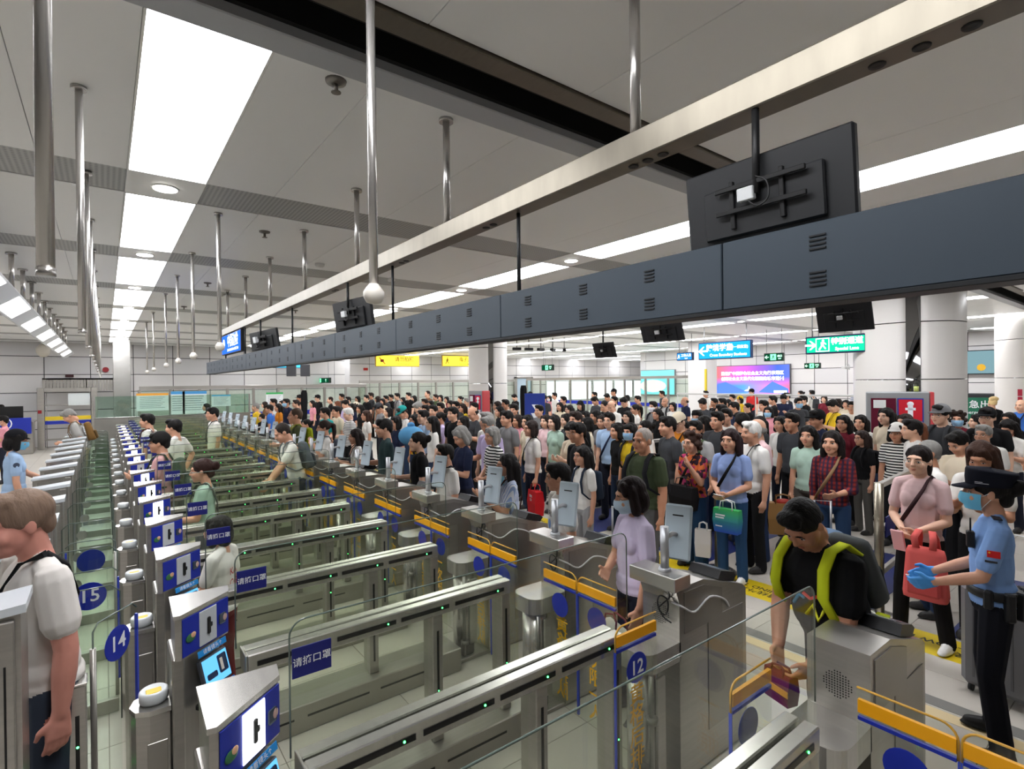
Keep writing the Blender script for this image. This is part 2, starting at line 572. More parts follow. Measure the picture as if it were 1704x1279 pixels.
def fuse_all():
    dg = bpy.context.evaluated_depsgraph_get()
    for fg in PENDING:
        me = bpy.data.meshes.new_from_object(fg.obj.evaluated_get(dg))
        fg.mesh = me
        if fg.body is not None:
            n = len(me.polygons)
            P = np.empty(n * 3); me.polygons.foreach_get('center', P); P = P.reshape(-1, 3)
            lab = fg.body.label(P)
            while len(me.materials) < 5: me.materials.append(None)
            me.polygons.foreach_set('material_index', lab.astype(np.int32))
            co = np.empty(len(me.vertices) * 3); me.vertices.foreach_get('co', co); co = co.reshape(-1, 3)
            hi = np.linalg.inv(fg.H)
            hc = co @ hi[:3, :3].T + hi[:3, 3]
            def front(x0, z0, w=.012):
                k = (np.abs(hc[:, 0] - x0) < w) & (np.abs(hc[:, 2] - z0) < w) & (hc[:, 1] < 0) & (hc[:, 1] > -.15)
                return float(hc[k, 1].min()) if k.any() else -.085
            fg.eye = front(.034, .0, .008); fg.brow = front(.034, .024, .009); fg.mouth = front(0, -.056, .008)
            fg.top = float(co[:, 2].max())
            def chest(x0, z0, back=False, co=co, U=np.linalg.inv(fg.U)):
                q = co @ U[:3, :3].T + U[:3, 3]
                k = (np.abs(q[:, 0] - x0) < .02) & (np.abs(q[:, 2] - z0) < .02)
                k &= np.abs(q[:, 1]) < .25
                return float(q[k, 1].max() if back else q[k, 1].min()) if k.any() else -.13
            fg.chest = chest
        me.update()
        bpy.data.objects.remove(fg.obj)
        bpy.data.meshes.remove(fg.src)
    PENDING.clear()

def hair_prims(style):
    cap = [('m', (0, .020, .042), (.083, .097, .088))]
    if style == 'short':
        return cap + [('m', (0, -.042, .100), (.064, .050, .030)), ('m', (.066, .018, .030), (.017, .046, .042)), ('m', (-.066, .018, .030), (.017, .046, .042)),
                      ('m', (.03, -.065, .085), (.035, .026, .026)), ('m', (0, .075, -.01), (.055, .035, .055))]
    if style == 'fringe':
        return hair_prims('short') + [('m', (.0, -.068, .070), (.056, .022, .032)), ('m', (-.035, -.060, .062), (.03, .024, .034))]
    if style == 'buzz':
        return [('m', (0, .021, .038), (.0785, .0935, .0905)), ('m', (0, .075, -.01), (.05, .03, .04))]
    if style == 'bald':
        return [('m', (.068, .035, .0), (.015, .048, .036)), ('m', (-.068, .035, .0), (.015, .048, .036)), ('m', (0, .090, -.005), (.055, .026, .044))]
    if style == 'bob':
        p = list(cap) + [('m', (0, .055, -.03), (.082, .065, .10))]
        for s in (-1, 1):
            p += [('c', (s * .068, .005, .055), (s * .080, .0, -.085), .030, .034), ('c', (s * .045, -.040, .085), (s * .070, -.042, .03), .026, .018)]
        return p
    if style == 'bangs':
        return hair_prims('bob') + [('m', (0, -.066, .070), (.058, .024, .036))]
    if style == 'long':
        p = list(cap)
        for s in (-1, 1):
            p += [('c', (s * .066, .012, .055), (s * .080, .020, -.10), .030, .036), ('c', (s * .080, .020, -.10), (s * .085, .045, -.24), .036, .026),
                  ('c', (s * .040, -.040, .086), (s * .070, -.040, .02), .025, .016), ('c', (s * .04, .075, .0), (s * .045, .100, -.27), .060, .045)]
        return p
    if style == 'pony':
        return cap + [('m', (.066, .02, .03), (.016, .05, .04)), ('m', (-.066, .02, .03), (.016, .05, .04)), ('c', (0, .105, .055), (0, .150, .03), .028, .034),
                      ('c', (0, .150, .03), (0, .155, -.08), .036, .034), ('c', (0, .155, -.08), (0, .140, -.19), .034, .014), ('c', (.035, -.038, .086), (.066, -.025, .05), .024, .016), ('c', (-.035, -.038, .086), (-.066, -.025, .05), .024, .016)]
    if style == 'bun':
        return cap + [('m', (.066, .02, .03), (.016, .05, .045)), ('m', (-.066, .02, .03), (.016, .05, .045)), ('m', (0, .128, .035), (.048, .042, .046)), ('m', (.018, .138, .055), (.03, .03, .03)),
                      ('c', (.035, -.038, .086), (.066, -.025, .05), .024, .016), ('c', (-.035, -.038, .086), (-.066, -.025, .05), .024, .016), ('m', (0, .08, -.03), (.05, .04, .05))]
    if style == 'curly':
        r = random.Random(3); p = list(cap)
        for i in range(46):
            a = r.uniform(0, 2 * math.pi); z = r.uniform(-.12, .12)
            if math.sin(a) < -.35 and z < .07: continue
            q = math.sqrt(max(.02, 1 - (z / .15) ** 2))
            p.append(('m', (math.cos(a) * .092 * q, .02 + math.sin(a) * .10 * q, .01 + z), (.03, .03, .03)))
        return p
    if style == 'tuft':   # light hair gathered high
        return cap + [('m', (0, .06, .135), (.075, .075, .05)), ('m', (.045, .06, .12), (.05, .06, .05)), ('m', (-.045, .06, .12), (.05, .06, .05))]
    raise KeyError(style)

HAIRS = {}
def hair(style):
    if style not in HAIRS:
        HAIRS[style] = queue_hair(hair_prims(style), .008 if style != 'curly' else .009, 2)
    return HAIRS[style]

def hairmat(col):
    key = ('h', tuple(col))
    if key not in MATS:
        m, nt, out = nodemat('hair_%d_%d_%d' % tuple(col))
        c = lin(col)
        b = bsdf(nt, out, c, .6, 0, .18)
        nz = noise_col(nt, b, c, tuple(min(1, v * 1.6 + .002) for v in c[:3]) + (1,), (60, 60, 12), 3)
        bp = nt.nodes.new('ShaderNodeBump'); bp.inputs['Strength'].default_value = .8; bp.inputs['Distance'].default_value = .01
        nt.links.new(nz.outputs[0], bp.inputs['Height']); nt.links.new(bp.outputs[0], b.inputs['Normal'])
        MATS[key] = m
    return MATS[key]

def skinmat(col):
    key = ('skin', tuple(col))
    if key not in MATS:
        m, nt, out = nodemat('skin_%d_%d_%d' % tuple(col))
        c = lin(col)
        b = bsdf(nt, out, c, .55, 0, .35)
        noise_col(nt, b, c, (c[0] * .86, c[1] * .78, c[2] * .76, 1), (14, 14, 14), 2)
        MATS[key] = m
    return MATS[key]

def ribbon(pts, width, thick=.007, up=(1, 0, 0), n_up=None):
    """a flat strap along points; 'up' is its width direction"""
    mb = MB(); vs = []
    pts = [Vector(p) for p in pts]
    for i, p in enumerate(pts):
        d = (pts[min(i + 1, len(pts) - 1)] - pts[max(i - 1, 0)]).normalized()
        u = Vector(up if n_up is None else n_up[i]); u = (u - d * u.dot(d)).normalized(); w = d.cross(u)
        for a, c in ((-1, -1), (1, -1), (1, 1), (-1, 1)):
            vs.append(p + u * (a * width / 2) + w * (c * thick / 2))
    fs = []
    for i in range(len(pts) - 1):
        for k in range(4):
            fs.append((i * 4 + k, i * 4 + (k + 1) % 4, i * 4 + 4 + (k + 1) % 4, i * 4 + 4 + k))
    fs += [(3, 2, 1, 0), tuple(range(len(vs) - 4, len(vs)))]
    return mb.add(vs, fs, 0, True)

ACC = {}
def acc(key, fn):
    if key not in ACC: ACC[key] = fn().mesh(key)
    return ACC[key]

def eye_mesh(s):
    mb = MB()
    mb.ball((s * .033, .0015, 0), (.0135, .0045, .0058), 10, 6, 0)
    mb.ball((s * .033, -.0008, .0003), (.0060, .0040, .0056), 8, 6, 1)
    mb.tube([(s * .0185, .0015, .002), (s * .026, -.0015, .0062), (s * .036, -.0012, .0068), (s * .048, .0035, .003)], .0016, 5, 1)
    return mb
def brow_mesh(s):
    return MB().tube([(s * .016, .000, -.001), (s * .030, -.001, .004), (s * .049, .006, .0)], [.003, .0038, .0018], 6, 0)
def lips_mesh():
    mb = MB()
    mb.ball((0, .004, .004), (.0215, .0065, .0042), 10, 6, 0)
    mb.ball((0, .004, -.004), (.0185, .0068, .0050), 10, 6, 0)
    return mb
def mask_mesh():
    mb = MB(); vs = []; nu, nv = 11, 6
    for j in range(nv):
        t = j / (nv - 1)
        z = -.003 - t * .093
        for i in range(nu):
            a = math.radians(-72 + 144 * i / (nu - 1))
            bul = .014 * math.sin(math.pi * min(1, t * 1.15)) + (.010 * (1 - abs(a) / .45) if abs(a) < .45 and t < .7 else 0)
            rx = .079 - .024 * t * t; ry = .106 - .010 * t
            vs.append((math.sin(a) * (rx + .002), -math.cos(a) * (ry + bul) + .004, z))
    fs = [(j * nu + i, j * nu + i + 1, (j + 1) * nu + i + 1, (j + 1) * nu + i) for j in range(nv - 1) for i in range(nu - 1)]
    mb.add(vs, fs, 0, True)
    for s in (-1, 1):
        mb.tube([(s * .070, -.026, -.015), (s * .0815, .012, .012)], .0016, 4, 1)
        mb.tube([(s * .054, -.028, -.088), (s * .0815, .014, -.022)], .0016, 4, 1)
    return mb
def glasses_mesh():
    mb = MB()
    for s in (-1, 1):
        ring = [(s * .034 + .024 * math.cos(2 * math.pi * k / 12), -.003 + .004 * abs(math.cos(2 * math.pi * k / 12)), -.004 + .018 * math.sin(2 * math.pi * k / 12)) for k in range(13)]
        mb.tube(ring, .0016, 5, 0, False)
        mb.tube([(s * .058, .003, .002), (s * .078, .03, .002), (s * .081, .105, .0)], .0017, 5, 0)
    mb.tube([(-.011, -.005, .0), (0, -.009, .003), (.011, -.005, .0)], .0016, 5, 0)
    return mb
def cap_mesh(brim=.075):
    mb = MB(); prof = []
    vs = []; n = 18; h = 7
    for i in range(h):
        t = math.pi / 2 * i / (h - 1)
        for k in range(n):
            a = 2 * math.pi * k / n
            vs.append((math.cos(a) * .089 * math.cos(t * .98), .014 + math.sin(a) * .104 * math.cos(t * .98), .045 + .098 * math.sin(t)))
    fs = [(i * n + k, i * n + (k + 1) % n, (i + 1) * n + (k + 1) % n, (i + 1) * n + k) for i in range(h - 1) for k in range(n)]
    fs.append(tuple(range((h - 1) * n, h * n)))
    mb.add(vs, fs, 0, True)
    top = []; bot = []
    m = 9
    for i in range(m):
        a = math.radians(-62 + 124 * i / (m - 1))
        x, y = math.sin(a) * .088, .014 - math.cos(a) * .103
        c = math.cos(a)
        top.append((x, y, .050)); bot.append((x * 1.02, y - brim * c, .036 + .0 * c))
    vs = top + bot + [(p[0], p[1], p[2] - .006) for p in top] + [(p[0], p[1], p[2] - .006) for p in bot]
    fs = []
    for i in range(m - 1):
        fs += [(i, i + 1, m + i + 1, m + i), (2 * m + i, 3 * m + i, 3 * m + i + 1, 2 * m + i + 1), (m + i, m + i + 1, 3 * m + i + 1, 3 * m + i)]
    mb.add(vs, fs, 1, True)
    return mb
def phones_mesh():
    mb = MB()
    mb.tube([(.10 * math.cos(math.radians(200 + 140 * i / 8)) * .95, .03 + .085 * math.sin(math.radians(20 + 140 * i / 8)), -.125) for i in range(9)], .010, 6)
    for s in (-1, 1): mb.ball((s * .085, -.03, -.13), (.026, .034, .040), 10, 8)
    return mb

def pxdir(facing, px=852):
    """rotation about z for a person that faces: 0 towards the camera, 90 towards image left, 180 away"""
    a = YAW + math.atan((px - 852) / FOC) + math.radians(180) + math.radians(facing)   # clockwise bearing from +Y
    return -a + math.radians(180)                          # body faces -Y at rotation 0

def horizon(px):
    lo, hi = 400.0, 900.0
    for _ in range(40):
        m = (lo + hi) / 2
        if unproject(px, m).z > 0: lo = m
        else: hi = m
    return lo

BLACKHAIR, BROWNHAIR, GREYHAIR, WHITEHAIR = (16, 13, 12), (46, 28, 20), (120, 118, 115), (196, 194, 190)
SKINS = [(224, 178, 150), (214, 164, 136), (200, 148, 118), (232, 190, 164), (208, 158, 130)]

def dress(fig, label, loc, rz, scale, top, pants=(38, 40, 52), shoes=(40, 38, 38), skin=None, style='short', hcol=BLACKHAIR, cap=None, mask=None,
          glasses=False, strap=None, pack=None, phones=False, group=None, glove=(70, 150, 220), packbody=None, face=True, name='person', brim=.075):
    """one person: the body mesh at top level, hair, face and worn things as its parts"""
    skin = skin or SKINS[1]
    tm = top if not isinstance(top, tuple) else cloth(top)
    pm = pants if not isinstance(pants, tuple) else cloth(pants)
    o = put(name, fig.mesh, [skinmat(skin), tm, pm, plain(shoes, .6), plain(glove, .6)], None, loc, (0, 0, rz), scale)
    tag(o, label, 'person', group)
    Hm = Matrix(fig.H.tolist())
    def head_part(nm, me, mats, off=(0, 0, 0)):
        c = put(nm, me, mats, o)
        c.matrix_local = Hm @ Matrix.Translation(off)
        return c
    if face:
        dark = tuple(int(v * .8 + 8) for v in hcol) if sum(hcol) < 330 else (110, 104, 100)
        for s in (-1, 1):
            head_part('eye', acc('eye%d' % s, lambda: eye_mesh(s)), [plain((225, 220, 214), .3), plain((26, 18, 15), .3)], (0, fig.eye, .0))
            head_part('eyebrow', acc('brow%d' % s, lambda: brow_mesh(s)), plain(dark, .8), (0, fig.brow, .024))
        if not mask or mask == 'chin':
            head_part('lips', acc('lips', lips_mesh), plain((int(skin[0] * .84), int(skin[1] * .66), int(skin[2] * .66)), .5), (0, fig.mouth, -.056))
    if style:
        head_part('hair', hair(style).mesh, hairmat(hcol))
    if mask and mask != 'chin':
        head_part('face_mask', acc('mask', mask_mesh), [plain(mask, .8), plain((235, 235, 235), .8)])
    if glasses:
        head_part('glasses', acc('glasses', glasses_mesh), plain((34, 30, 30) if glasses is True else glasses, .4), (0, fig.eye - .013, .0))
    if cap:
        c = head_part('cap', acc('cap%.3f' % brim, lambda: cap_mesh(brim)), [cloth(cap), cloth(tuple(int(v * .9) for v in cap))])
    if phones:
        head_part('headphones', acc('phones', phones_mesh), plain((225, 225, 228), .4))
    Um = Matrix(fig.U.tolist()) @ Matrix.Diagonal((1 + (fig.fat - 1) * 1.0, 1 + (fig.fat - 1) * 1.25, 1 + (fig.fat - 1) * .03, 1))
    if strap:
        pts = [(.088, .03, 1.462), (.085, -.055, 1.447), (.070, -.105, 1.37), (.02, -.136, 1.26), (-.06, -.128, 1.12), (-.135, -.085, 1.01), (-.176, -.01, .955), (-.15, .075, .985),
               (-.06, .125, 1.10), (.03, .130, 1.25), (.075, .095, 1.39), (.088, .03, 1.462)]
        c = put('shoulder_strap', acc('strap', lambda: ribbon(pts, .034, .006, n_up=[(1, 0, .9) if p[1] < .03 else (1, 0, -.9) for p in pts])), cloth(strap), o)
        c.matrix_local = Um
    if pack:
        for s in (-1, 1):
            pts = [(s * .095, .105, 1.36), (s * .095, .055, 1.452), (s * .098, -.02, 1.462), (s * .105, -.085, 1.40), (s * .112, -.128, 1.28), (s * .130, -.115, 1.14), (s * .165, -.02, 1.06), (s * .150, .09, 1.05)]
            c = put('backpack_strap', acc('pstrap%d' % s, lambda: ribbon(pts, .045, .010)), cloth(pack), o)
            c.matrix_local = Um
        Pm = Matrix(fig.U.tolist()) @ Matrix.Translation((0, .02 + (fig.fat - 1) * .12, .17)) @ Matrix.Diagonal((.88, .84, .86, 1))
        c = put('backpack', acc('pack', pack_mesh), [cloth(packbody or pack), cloth(tuple(int(v * .75) for v in (packbody or pack)))], o)
        c.matrix_local = Pm
    return o

def pack_mesh():
    mb = MB()
    bm = bmesh.new(); bmesh.ops.create_cube(bm, size=1)
    for v in bm.verts:
        v.co = Vector((v.co.x * (.30 if v.co.z < 0 else .26), .205 + v.co.y * (.17 if v.co.z < 0 else .12), 1.20 + v.co.z * .44))
    bmesh.ops.bevel(bm, geom=bm.edges[:], offset=.05, segments=2, affect='EDGES', profile=.6)
    bm.verts.index_update()
    mb.add([v.co[:] for v in bm.verts], [[v.index for v in f.verts] for f in bm.faces], 0, True); bm.free()
    mb.cbox(-.11, .11, .275, .325, 1.0, 1.2, .02, 1)
    return mb
# ---------------------------------------------------------------- the hall
CEIL = 3.75
WY = 25.3           # back wall
WX = 24.6           # right wall
YB = 28.6           # wall of the bay behind
P0, PITCH_Y, PLEN = 2.70, 2.73, 2.15     # ceiling module along Y
COLS = [-8.89, -4.37, .15, 4.67, 9.19, 13.71, 18.23, 22.75, 27.27, 31.79]   # left edge of each row of light panels
CW = .52

# --- floor
def floor_material():
    m, nt, out = nodemat('floor_tile_field')
    b = bsdf(nt, out, lin((200, 194, 184)), .28, 0, .45)
    tc = nt.nodes.new('ShaderNodeTexCoord')
    br = nt.nodes.new('ShaderNodeTexBrick')
    br.offset = 0; br.inputs['Scale'].default_value = 1.0
    br.inputs['Brick Width'].default_value = .8; br.inputs['Row Height'].default_value = .8
    br.inputs['Mortar Size'].default_value = .003
    br.inputs['Color1'].default_value = lin((200, 194, 184)); br.inputs['Color2'].default_value = lin((194, 188, 178)); br.inputs['Mortar'].default_value = lin((120, 112, 100))
    nt.links.new(tc.outputs['Object'], br.inputs[0]); nt.links.new(br.outputs[0], b.inputs['Base Color'])
    return m
fl = struct('floor', MB().box(-14, 38, -8, 30, -.2, -.003), floor_material(), 'pale beige polished tile floor of the hall')
tile_mats = []
for c in ((202, 196, 186), (197, 191, 181), (205, 199, 189)):
    m, nt, out = nodemat('floor_tile')
    b = bsdf(nt, out, lin(c), .26, 0, .45)
    noise_col(nt, b, lin(c), lin(tuple(v - 9 for v in c)), (2, 2, 2), 4)
    tile_mats.append(m)
tile_me = MB().cbox(.002, .798, .002, .798, -.02, 0, .0015).mesh('tile')
n = 0
for i in range(-2, 10):
    for j in range(0, 20):
        x, y = i * .8, j * .8
        if (x > 3.2 and y > 7.5) or x + y < .3: continue
        put('tile', tile_me, tile_mats[(i * 7 + j * 5 + i * j) % 3], fl, (x, y, 0)); n += 1

# --- ceiling: dark void, metal panels, vent strips
ceil_m = plain((240, 240, 239), .45, 0, .4)
cl = struct('ceiling', MB().box(-14, 38, -8, 30, CEIL + .35, CEIL + .5), plain((20, 20, 20), .9), 'white metal panel ceiling with perforated vent strips')
def vent_material():
    m, nt, out = nodemat('perforated_metal')
    b = bsdf(nt, out, lin((128, 128, 126)), .5, .3, .4)
    tc = nt.nodes.new('ShaderNodeTexCoord')
    wv = nt.nodes.new('ShaderNodeTexWave'); wv.bands_direction = 'Y'; wv.inputs['Scale'].default_value = 9
    wx = nt.nodes.new('ShaderNodeTexWave'); wx.bands_direction = 'X'; wx.inputs['Scale'].default_value = 9
    mu = nt.nodes.new('ShaderNodeMath'); mu.operation = 'MULTIPLY'
    mx = nt.nodes.new('ShaderNodeMix'); mx.data_type = 'RGBA'
    mx.inputs['A'].default_value = lin((176, 176, 174)); mx.inputs['B'].default_value = lin((112, 112, 112))
    nt.links.new(tc.outputs['Object'], wv.inputs[0]); nt.links.new(tc.outputs['Object'], wx.inputs[0])
    nt.links.new(wv.outputs[0], mu.inputs[0]); nt.links.new(wx.outputs[0], mu.inputs[1])
    nt.links.new(mu.outputs[0], mx.inputs['Factor']); nt.links.new(mx.outputs['Result'], b.inputs['Base Color'])
    return m
vent_m = vent_material()
SEAM = [0, .5, 1.5, 2.5, 3.5, 4.0]      # panel edges inside a bay between two rows of lights
g = .0015
panel_me = {}
far_panels = MB(); far_vents = MB()
for ci, cx in enumerate(COLS):
    bay = cx + CW
    for k in range(-4, 10):
        y0 = P0 + PITCH_Y * k
        y1 = y0 + PLEN
        if k == -1: y1 = 2.12
        depth = (bay + 2) * math.sin(YAW) + (y0 + 1) * math.cos(YAW)
        near = 0 < depth < 15 and bay > -5 and k >= -1
        for s in range(5):
            a, b_ = bay + SEAM[s], bay + SEAM[s + 1]
            if near:
                key = (round(b_ - a, 3), round(y1 - y0, 3))
                if key not in panel_me:
                    panel_me[key] = MB().cbox(g, b_ - a - g, g, y1 - y0 - g, 0, .04, .002).mesh('ceiling_panel')
                put('ceiling_panel', panel_me[key], ceil_m, cl, (a, y0, CEIL))
            else:
                far_panels.box(a + g, b_ - g, y0 + g, y1 - g, CEIL, CEIL + .04)
        if k != -1:      # vent strip between two runs of panels
            if near:
                if 'vent' not in panel_me: panel_me['vent'] = MB().cbox(g, 4 - g, g, .58 - g, 0, .03, .003).mesh('vent_strip')
                put('vent_strip', panel_me['vent'], vent_m, cl, (bay, y1, CEIL + .006))
            else:
                far_vents.box(bay + g, bay + 4 - g, y1 + g, y1 + .58 - g, CEIL + .006, CEIL + .036)
            if near:
                if 'blank' not in panel_me: panel_me['blank'] = MB().cbox(g, CW - g, g, .58 - g, 0, .03, .003).mesh('light_row_plate')
                put('light_row_plate', panel_me['blank'], ceil_m, cl, (cx, y1, CEIL))
            else:
                far_panels.box(cx + g, cx + CW - g, y1 + g, y1 + .58 - g, CEIL, CEIL + .03)
o = put('far_ceiling_panels', far_panels, ceil_m, cl); o['kind'] = 'stuff'
o = put('far_vent_strips', far_vents, vent_m, cl); o['kind'] = 'stuff'
# expansion joint across the ceiling
put('joint_lip', MB().cbox(-14, 38, 2.52, 2.69, CEIL - .03, CEIL + .05, .006), plain((176, 178, 182), .5, .1), cl)
put('joint_trough', MB().box(-14, 38, 2.30, 2.52, CEIL + .16, CEIL + .30).box(-14, 38, 2.49, 2.52, CEIL + .02, CEIL + .2).box(-14, 38, 2.29, 2.31, CEIL + .02, CEIL + .2), plain((12, 12, 12), .9), cl)
put('joint_frame', MB().cbox(-14, 38, 2.125, 2.20, CEIL - .02, CEIL + .05, .004).cbox(-14, 38, 2.215, 2.29, CEIL + .01, CEIL + .06, .004), steel((120, 112, 100), .45, (40, 3, 3), 'joint_metal'), cl)

# --- light panels and downlights
panel_em = emit((251, 252, 255), PANEL_L, 'light_panel_diffuser')
def make_light():
    t = thing('ceiling_light', 'long flush rectangular light panel in the ceiling row above the kiosks', 'ceiling light', (0, 0, 0), 0, 'flush light panels above the kiosks')
    f = MB()
    for (a, b_, c, d) in ((0, CW, 0, .012), (0, CW, PLEN - .012, PLEN), (0, .012, .012, PLEN - .012), (CW - .012, CW, .012, PLEN - .012)):
        f.box(a, b_, c, d, -.004, .04)
    put('frame', f, plain((235, 234, 230), .4), t)
    put('diffuser', MB().box(.012, CW - .012, .012, PLEN - .012, .004, .012), panel_em, t)
    return t
def make_downlight():
    t = thing('downlight', 'small round recessed downlight between the flush light panels', 'downlight', (0, 0, 0), 0, 'round downlights between light panels')
    put('rim', MB().lathe([(.083, -.006), (.098, -.004), (.10, .0), (.083, .012)], n=20), plain((240, 240, 238), .4), t)
    put('lens', MB().lathe([(.083, -.012), (.083, -.0065)], n=20), emit((255, 251, 242), 9.0), t)
    return t
ROWL = {-4.37: 'row of light panels left of the kiosks', .15: 'row above the kiosks', 4.67: 'row above the yellow floor line', 9.19: 'row above the waiting crowd',
        13.71: 'far row behind the big round column', 18.23: 'far row near the pink and blue advert', 22.75: 'far row along the right wall', 27.27: 'row added to light the far bay', 31.79: 'last row added to light the far bay'}
L0 = make_light(); D0 = make_downlight(); first = True
for cx in COLS[1:]:
    for k in range(0, 10):
        y0 = P0 + PITCH_Y * k
        if cx > WX and k < 7: continue  # rows beyond the right wall are added to brighten the dark bay
        if cx < 9 and k > 7: continue  # longer rows run on past the back wall, also added to light the bay
        lab = 'long flush ceiling light panel, ' + ROWL[cx]
        if first: L0.location = (cx, y0, CEIL); L0['label'] = lab; L0['group'] = 'light panels, ' + ROWL[cx]
        else: dup(L0, (cx, y0, CEIL), lab, 'light panels, ' + ROWL[cx])
        dl = 'small round recessed downlight, ' + ROWL[cx]
        if first: D0.location = (cx + CW / 2, y0 + PLEN + .29, CEIL - .001); D0['label'] = dl; D0['group'] = 'downlights, ' + ROWL[cx]
        else: dup(D0, (cx + CW / 2, y0 + PLEN + .29, CEIL - .001), dl, 'downlights, ' + ROWL[cx])
        first = False
# the run of panels nearest the camera ends at the expansion joint
for cx in (.15, 4.67, 9.19, 13.71):
    t = thing('ceiling_light', 'light panel before the black ceiling gap, ' + ROWL[cx], 'ceiling light', (cx, P0 - PITCH_Y, CEIL))
    put('frame', MB().box(0, CW, 0, .012, -.004, .04).box(0, CW, 2.138, 2.15, -.004, .04), plain((235, 234, 230), .4), t)
    put('diffuser', MB().box(.004, CW - .004, .012, 2.138, .004, .012), panel_em, t)

# --- walls with separate cladding panels
clad = plain((214, 211, 210), .42, 0, .35)
clad2 = plain((206, 204, 205), .42, 0, .35)
def wall(name, a0, a1, axis, pos, z0, z1, facing, label, pw=1.3, ph=.65, panels=True, a_from=None, a_to=None):
    """axis 'x': runs along X at Y=pos; facing -1: its face looks to smaller coordinates"""
    th = .25 * (1 if facing < 0 else -1)
    lo, hi = sorted((pos, pos + th))
    mb = MB()
    (mb.box(a0, a1, lo, hi, z0, z1) if axis == 'x' else mb.box(lo, hi, a0, a1, z0, z1))
    w = struct(name, mb, plain((60, 60, 62), .8), label)
    if panels:
        g = .012
        f0, f1 = sorted((pos, pos + .02 * facing))
        if axis == 'x': me = MB().cbox(g, pw - g, f0 - pos, f1 - pos, g, ph - g, .004).mesh('wall_panel')
        else: me = MB().cbox(f0 - pos, f1 - pos, g, pw - g, g, ph - g, .004).mesh('wall_panel')
        a_from = a0 if a_from is None else a_from; a_to = a1 if a_to is None else a_to
        i = 0; a = a_from
        while a < a_to - .2:
            z = z0; j = 0
            while z < z1 - .2:
                loc = (a, pos, z) if axis == 'x' else (pos, a, z)
                o = put('wall_panel', me, clad if (i + j) % 3 else clad2, w, loc)
                if a + pw > a1 or z + ph > z1:
                    s = [1, 1, min(1, (z1 - z) / ph)]; s[0 if axis == 'x' else 1] = min(1, (a1 - a) / pw); o.scale = s
                z += ph; j += 1
            a += pw; i += 1
    return w
wall('wall_back', -14, 9.2, 'x', WY, 0, CEIL + .4, -1, 'white panelled back wall behind the steel gate', a_from=-4.3)
wall('wall_bay', 9.2, 38, 'x', YB, 0, CEIL + .4, -1, 'panelled wall at the back of the bay with yellow signs')
struct('wall_bay_return', MB().box(9.2, 9.45, WY, YB, 0, CEIL + .4), clad2, 'short return wall beside the bay')
wall('wall_right', 1.4, 20.0, 'y', WX, 0, CEIL + .4, -1, 'white panelled right wall with the large advert')
struct('wall_right_near', MB().box(WX, WX + .25, -8, 1.4, 0, CEIL + .4), clad, 'near end of the right wall')
struct('wall_bay_side', MB().box(37.75, 38, 20, YB, 0, CEIL + .4), clad, 'far side wall of the bay')
struct('wall_bay_front', MB().box(WX, 38, 19.75, 20, 0, CEIL + .4), clad, 'wall closing the bay towards the hall')
struct('wall_left', MB().box(-14.25, -14, -8, WY + .25, 0, CEIL + .4), clad, 'plain left wall')
struct('wall_front', MB().box(-14, WX + .25, -8.25, -8, 0, CEIL + .4), clad, 'plain wall behind the camera side of the hall')

# --- hanging steel poles
pole_m = steel((206, 202, 198), .26, (30, 30, 3), 'polished_tube')
def pole_thing(x, y, z0, r, name, label, group, dome=None):
    t = thing(name, label, 'pole', (x, y, z0), 0, group)
    put('tube', MB().tube([(0, 0, 0), (0, 0, CEIL - z0)], r, 12), pole_m, t)
    put('ceiling_flange', MB().lathe([(r * 2.1, CEIL - z0 - .02), (r * 2.1, CEIL - z0)], n=16), pole_m, t)
    if dome: 
        put('dome', MB().lathe([(.012, -.052), (.030, -.046), (.040, -.026), (.041, -.004), (.030, .012), (r, .028)], n=16), plain((226, 220, 210), .35), t)
    else:
        put('end_cap', MB().lathe([(r * 1.08, -.004), (r * 1.08, .012)], n=12), pole_m, t)
    return t
for k in range(15):
    y = 1.38 + (0 if k == 0 else .86 + 1.27 * k * 1.12)
    pole_thing(-.09 if k else -.088, y, 2.44 if k else 2.37, .0175 if k else .0145, 'hanging_pole', 'bare polished steel pole hanging from the ceiling above the exit gates', 'bare poles above the exit gates')
for k, y in enumerate((2.03, 5.6, 7.45, 9.1, 11.0, 13.9, 16.2)):
    pole_thing(.86, y, 2.52, .0175, 'camera_pole', 'thin ceiling pole ending in a cream dome camera above the kiosks', 'dome camera poles', True)
for k in range(11):
    y = 8.64 + 1.12 * k
    pole_thing(-.86, y, 3.33, .026, 'lamp_pole', 'short thick steel pole carrying the slanted light bar', 'poles of the slanted light bar')
# slanted light bar with separate lit squares
t = thing('light_bar', 'long slanted white light bar with a row of lit squares on steel poles', 'light fitting', (-.86, 8.0, 3.33))
put('housing', MB().prism([(.03, -.006), (.03, -.001), (-.25, -.001), (-.25, -.18), (-.215, -.19)], 'y', -2.4, 16.4), plain((205, 207, 210), .5), t)
a, b_ = Vector((.012, 0, -.024)), Vector((-.195, 0, -.178)); nn = Vector((.60, 0, -.80)) * .005
def quadpts(y0, y1): return [a + nn + Vector((0, y0, 0)), a + nn + Vector((0, y1, 0)), b_ + nn + Vector((0, y1, 0)), b_ + nn + Vector((0, y0, 0)), a - nn + Vector((0, y0, 0)), a - nn + Vector((0, y1, 0)), b_ - nn + Vector((0, y1, 0)), b_ - nn + Vector((0, y0, 0))]
sqm = MB().add(quadpts(0, 1.3), [(3, 2, 1, 0), (4, 5, 6, 7), (0, 1, 5, 4), (1, 2, 6, 5), (2, 3, 7, 6), (3, 0, 4, 7)]).mesh('lit_square')
for k in range(-1, 6): put('lit_square', sqm, emit((255, 253, 250), 4.0), t, (0, 1.22 + 2.46 * k, 0))

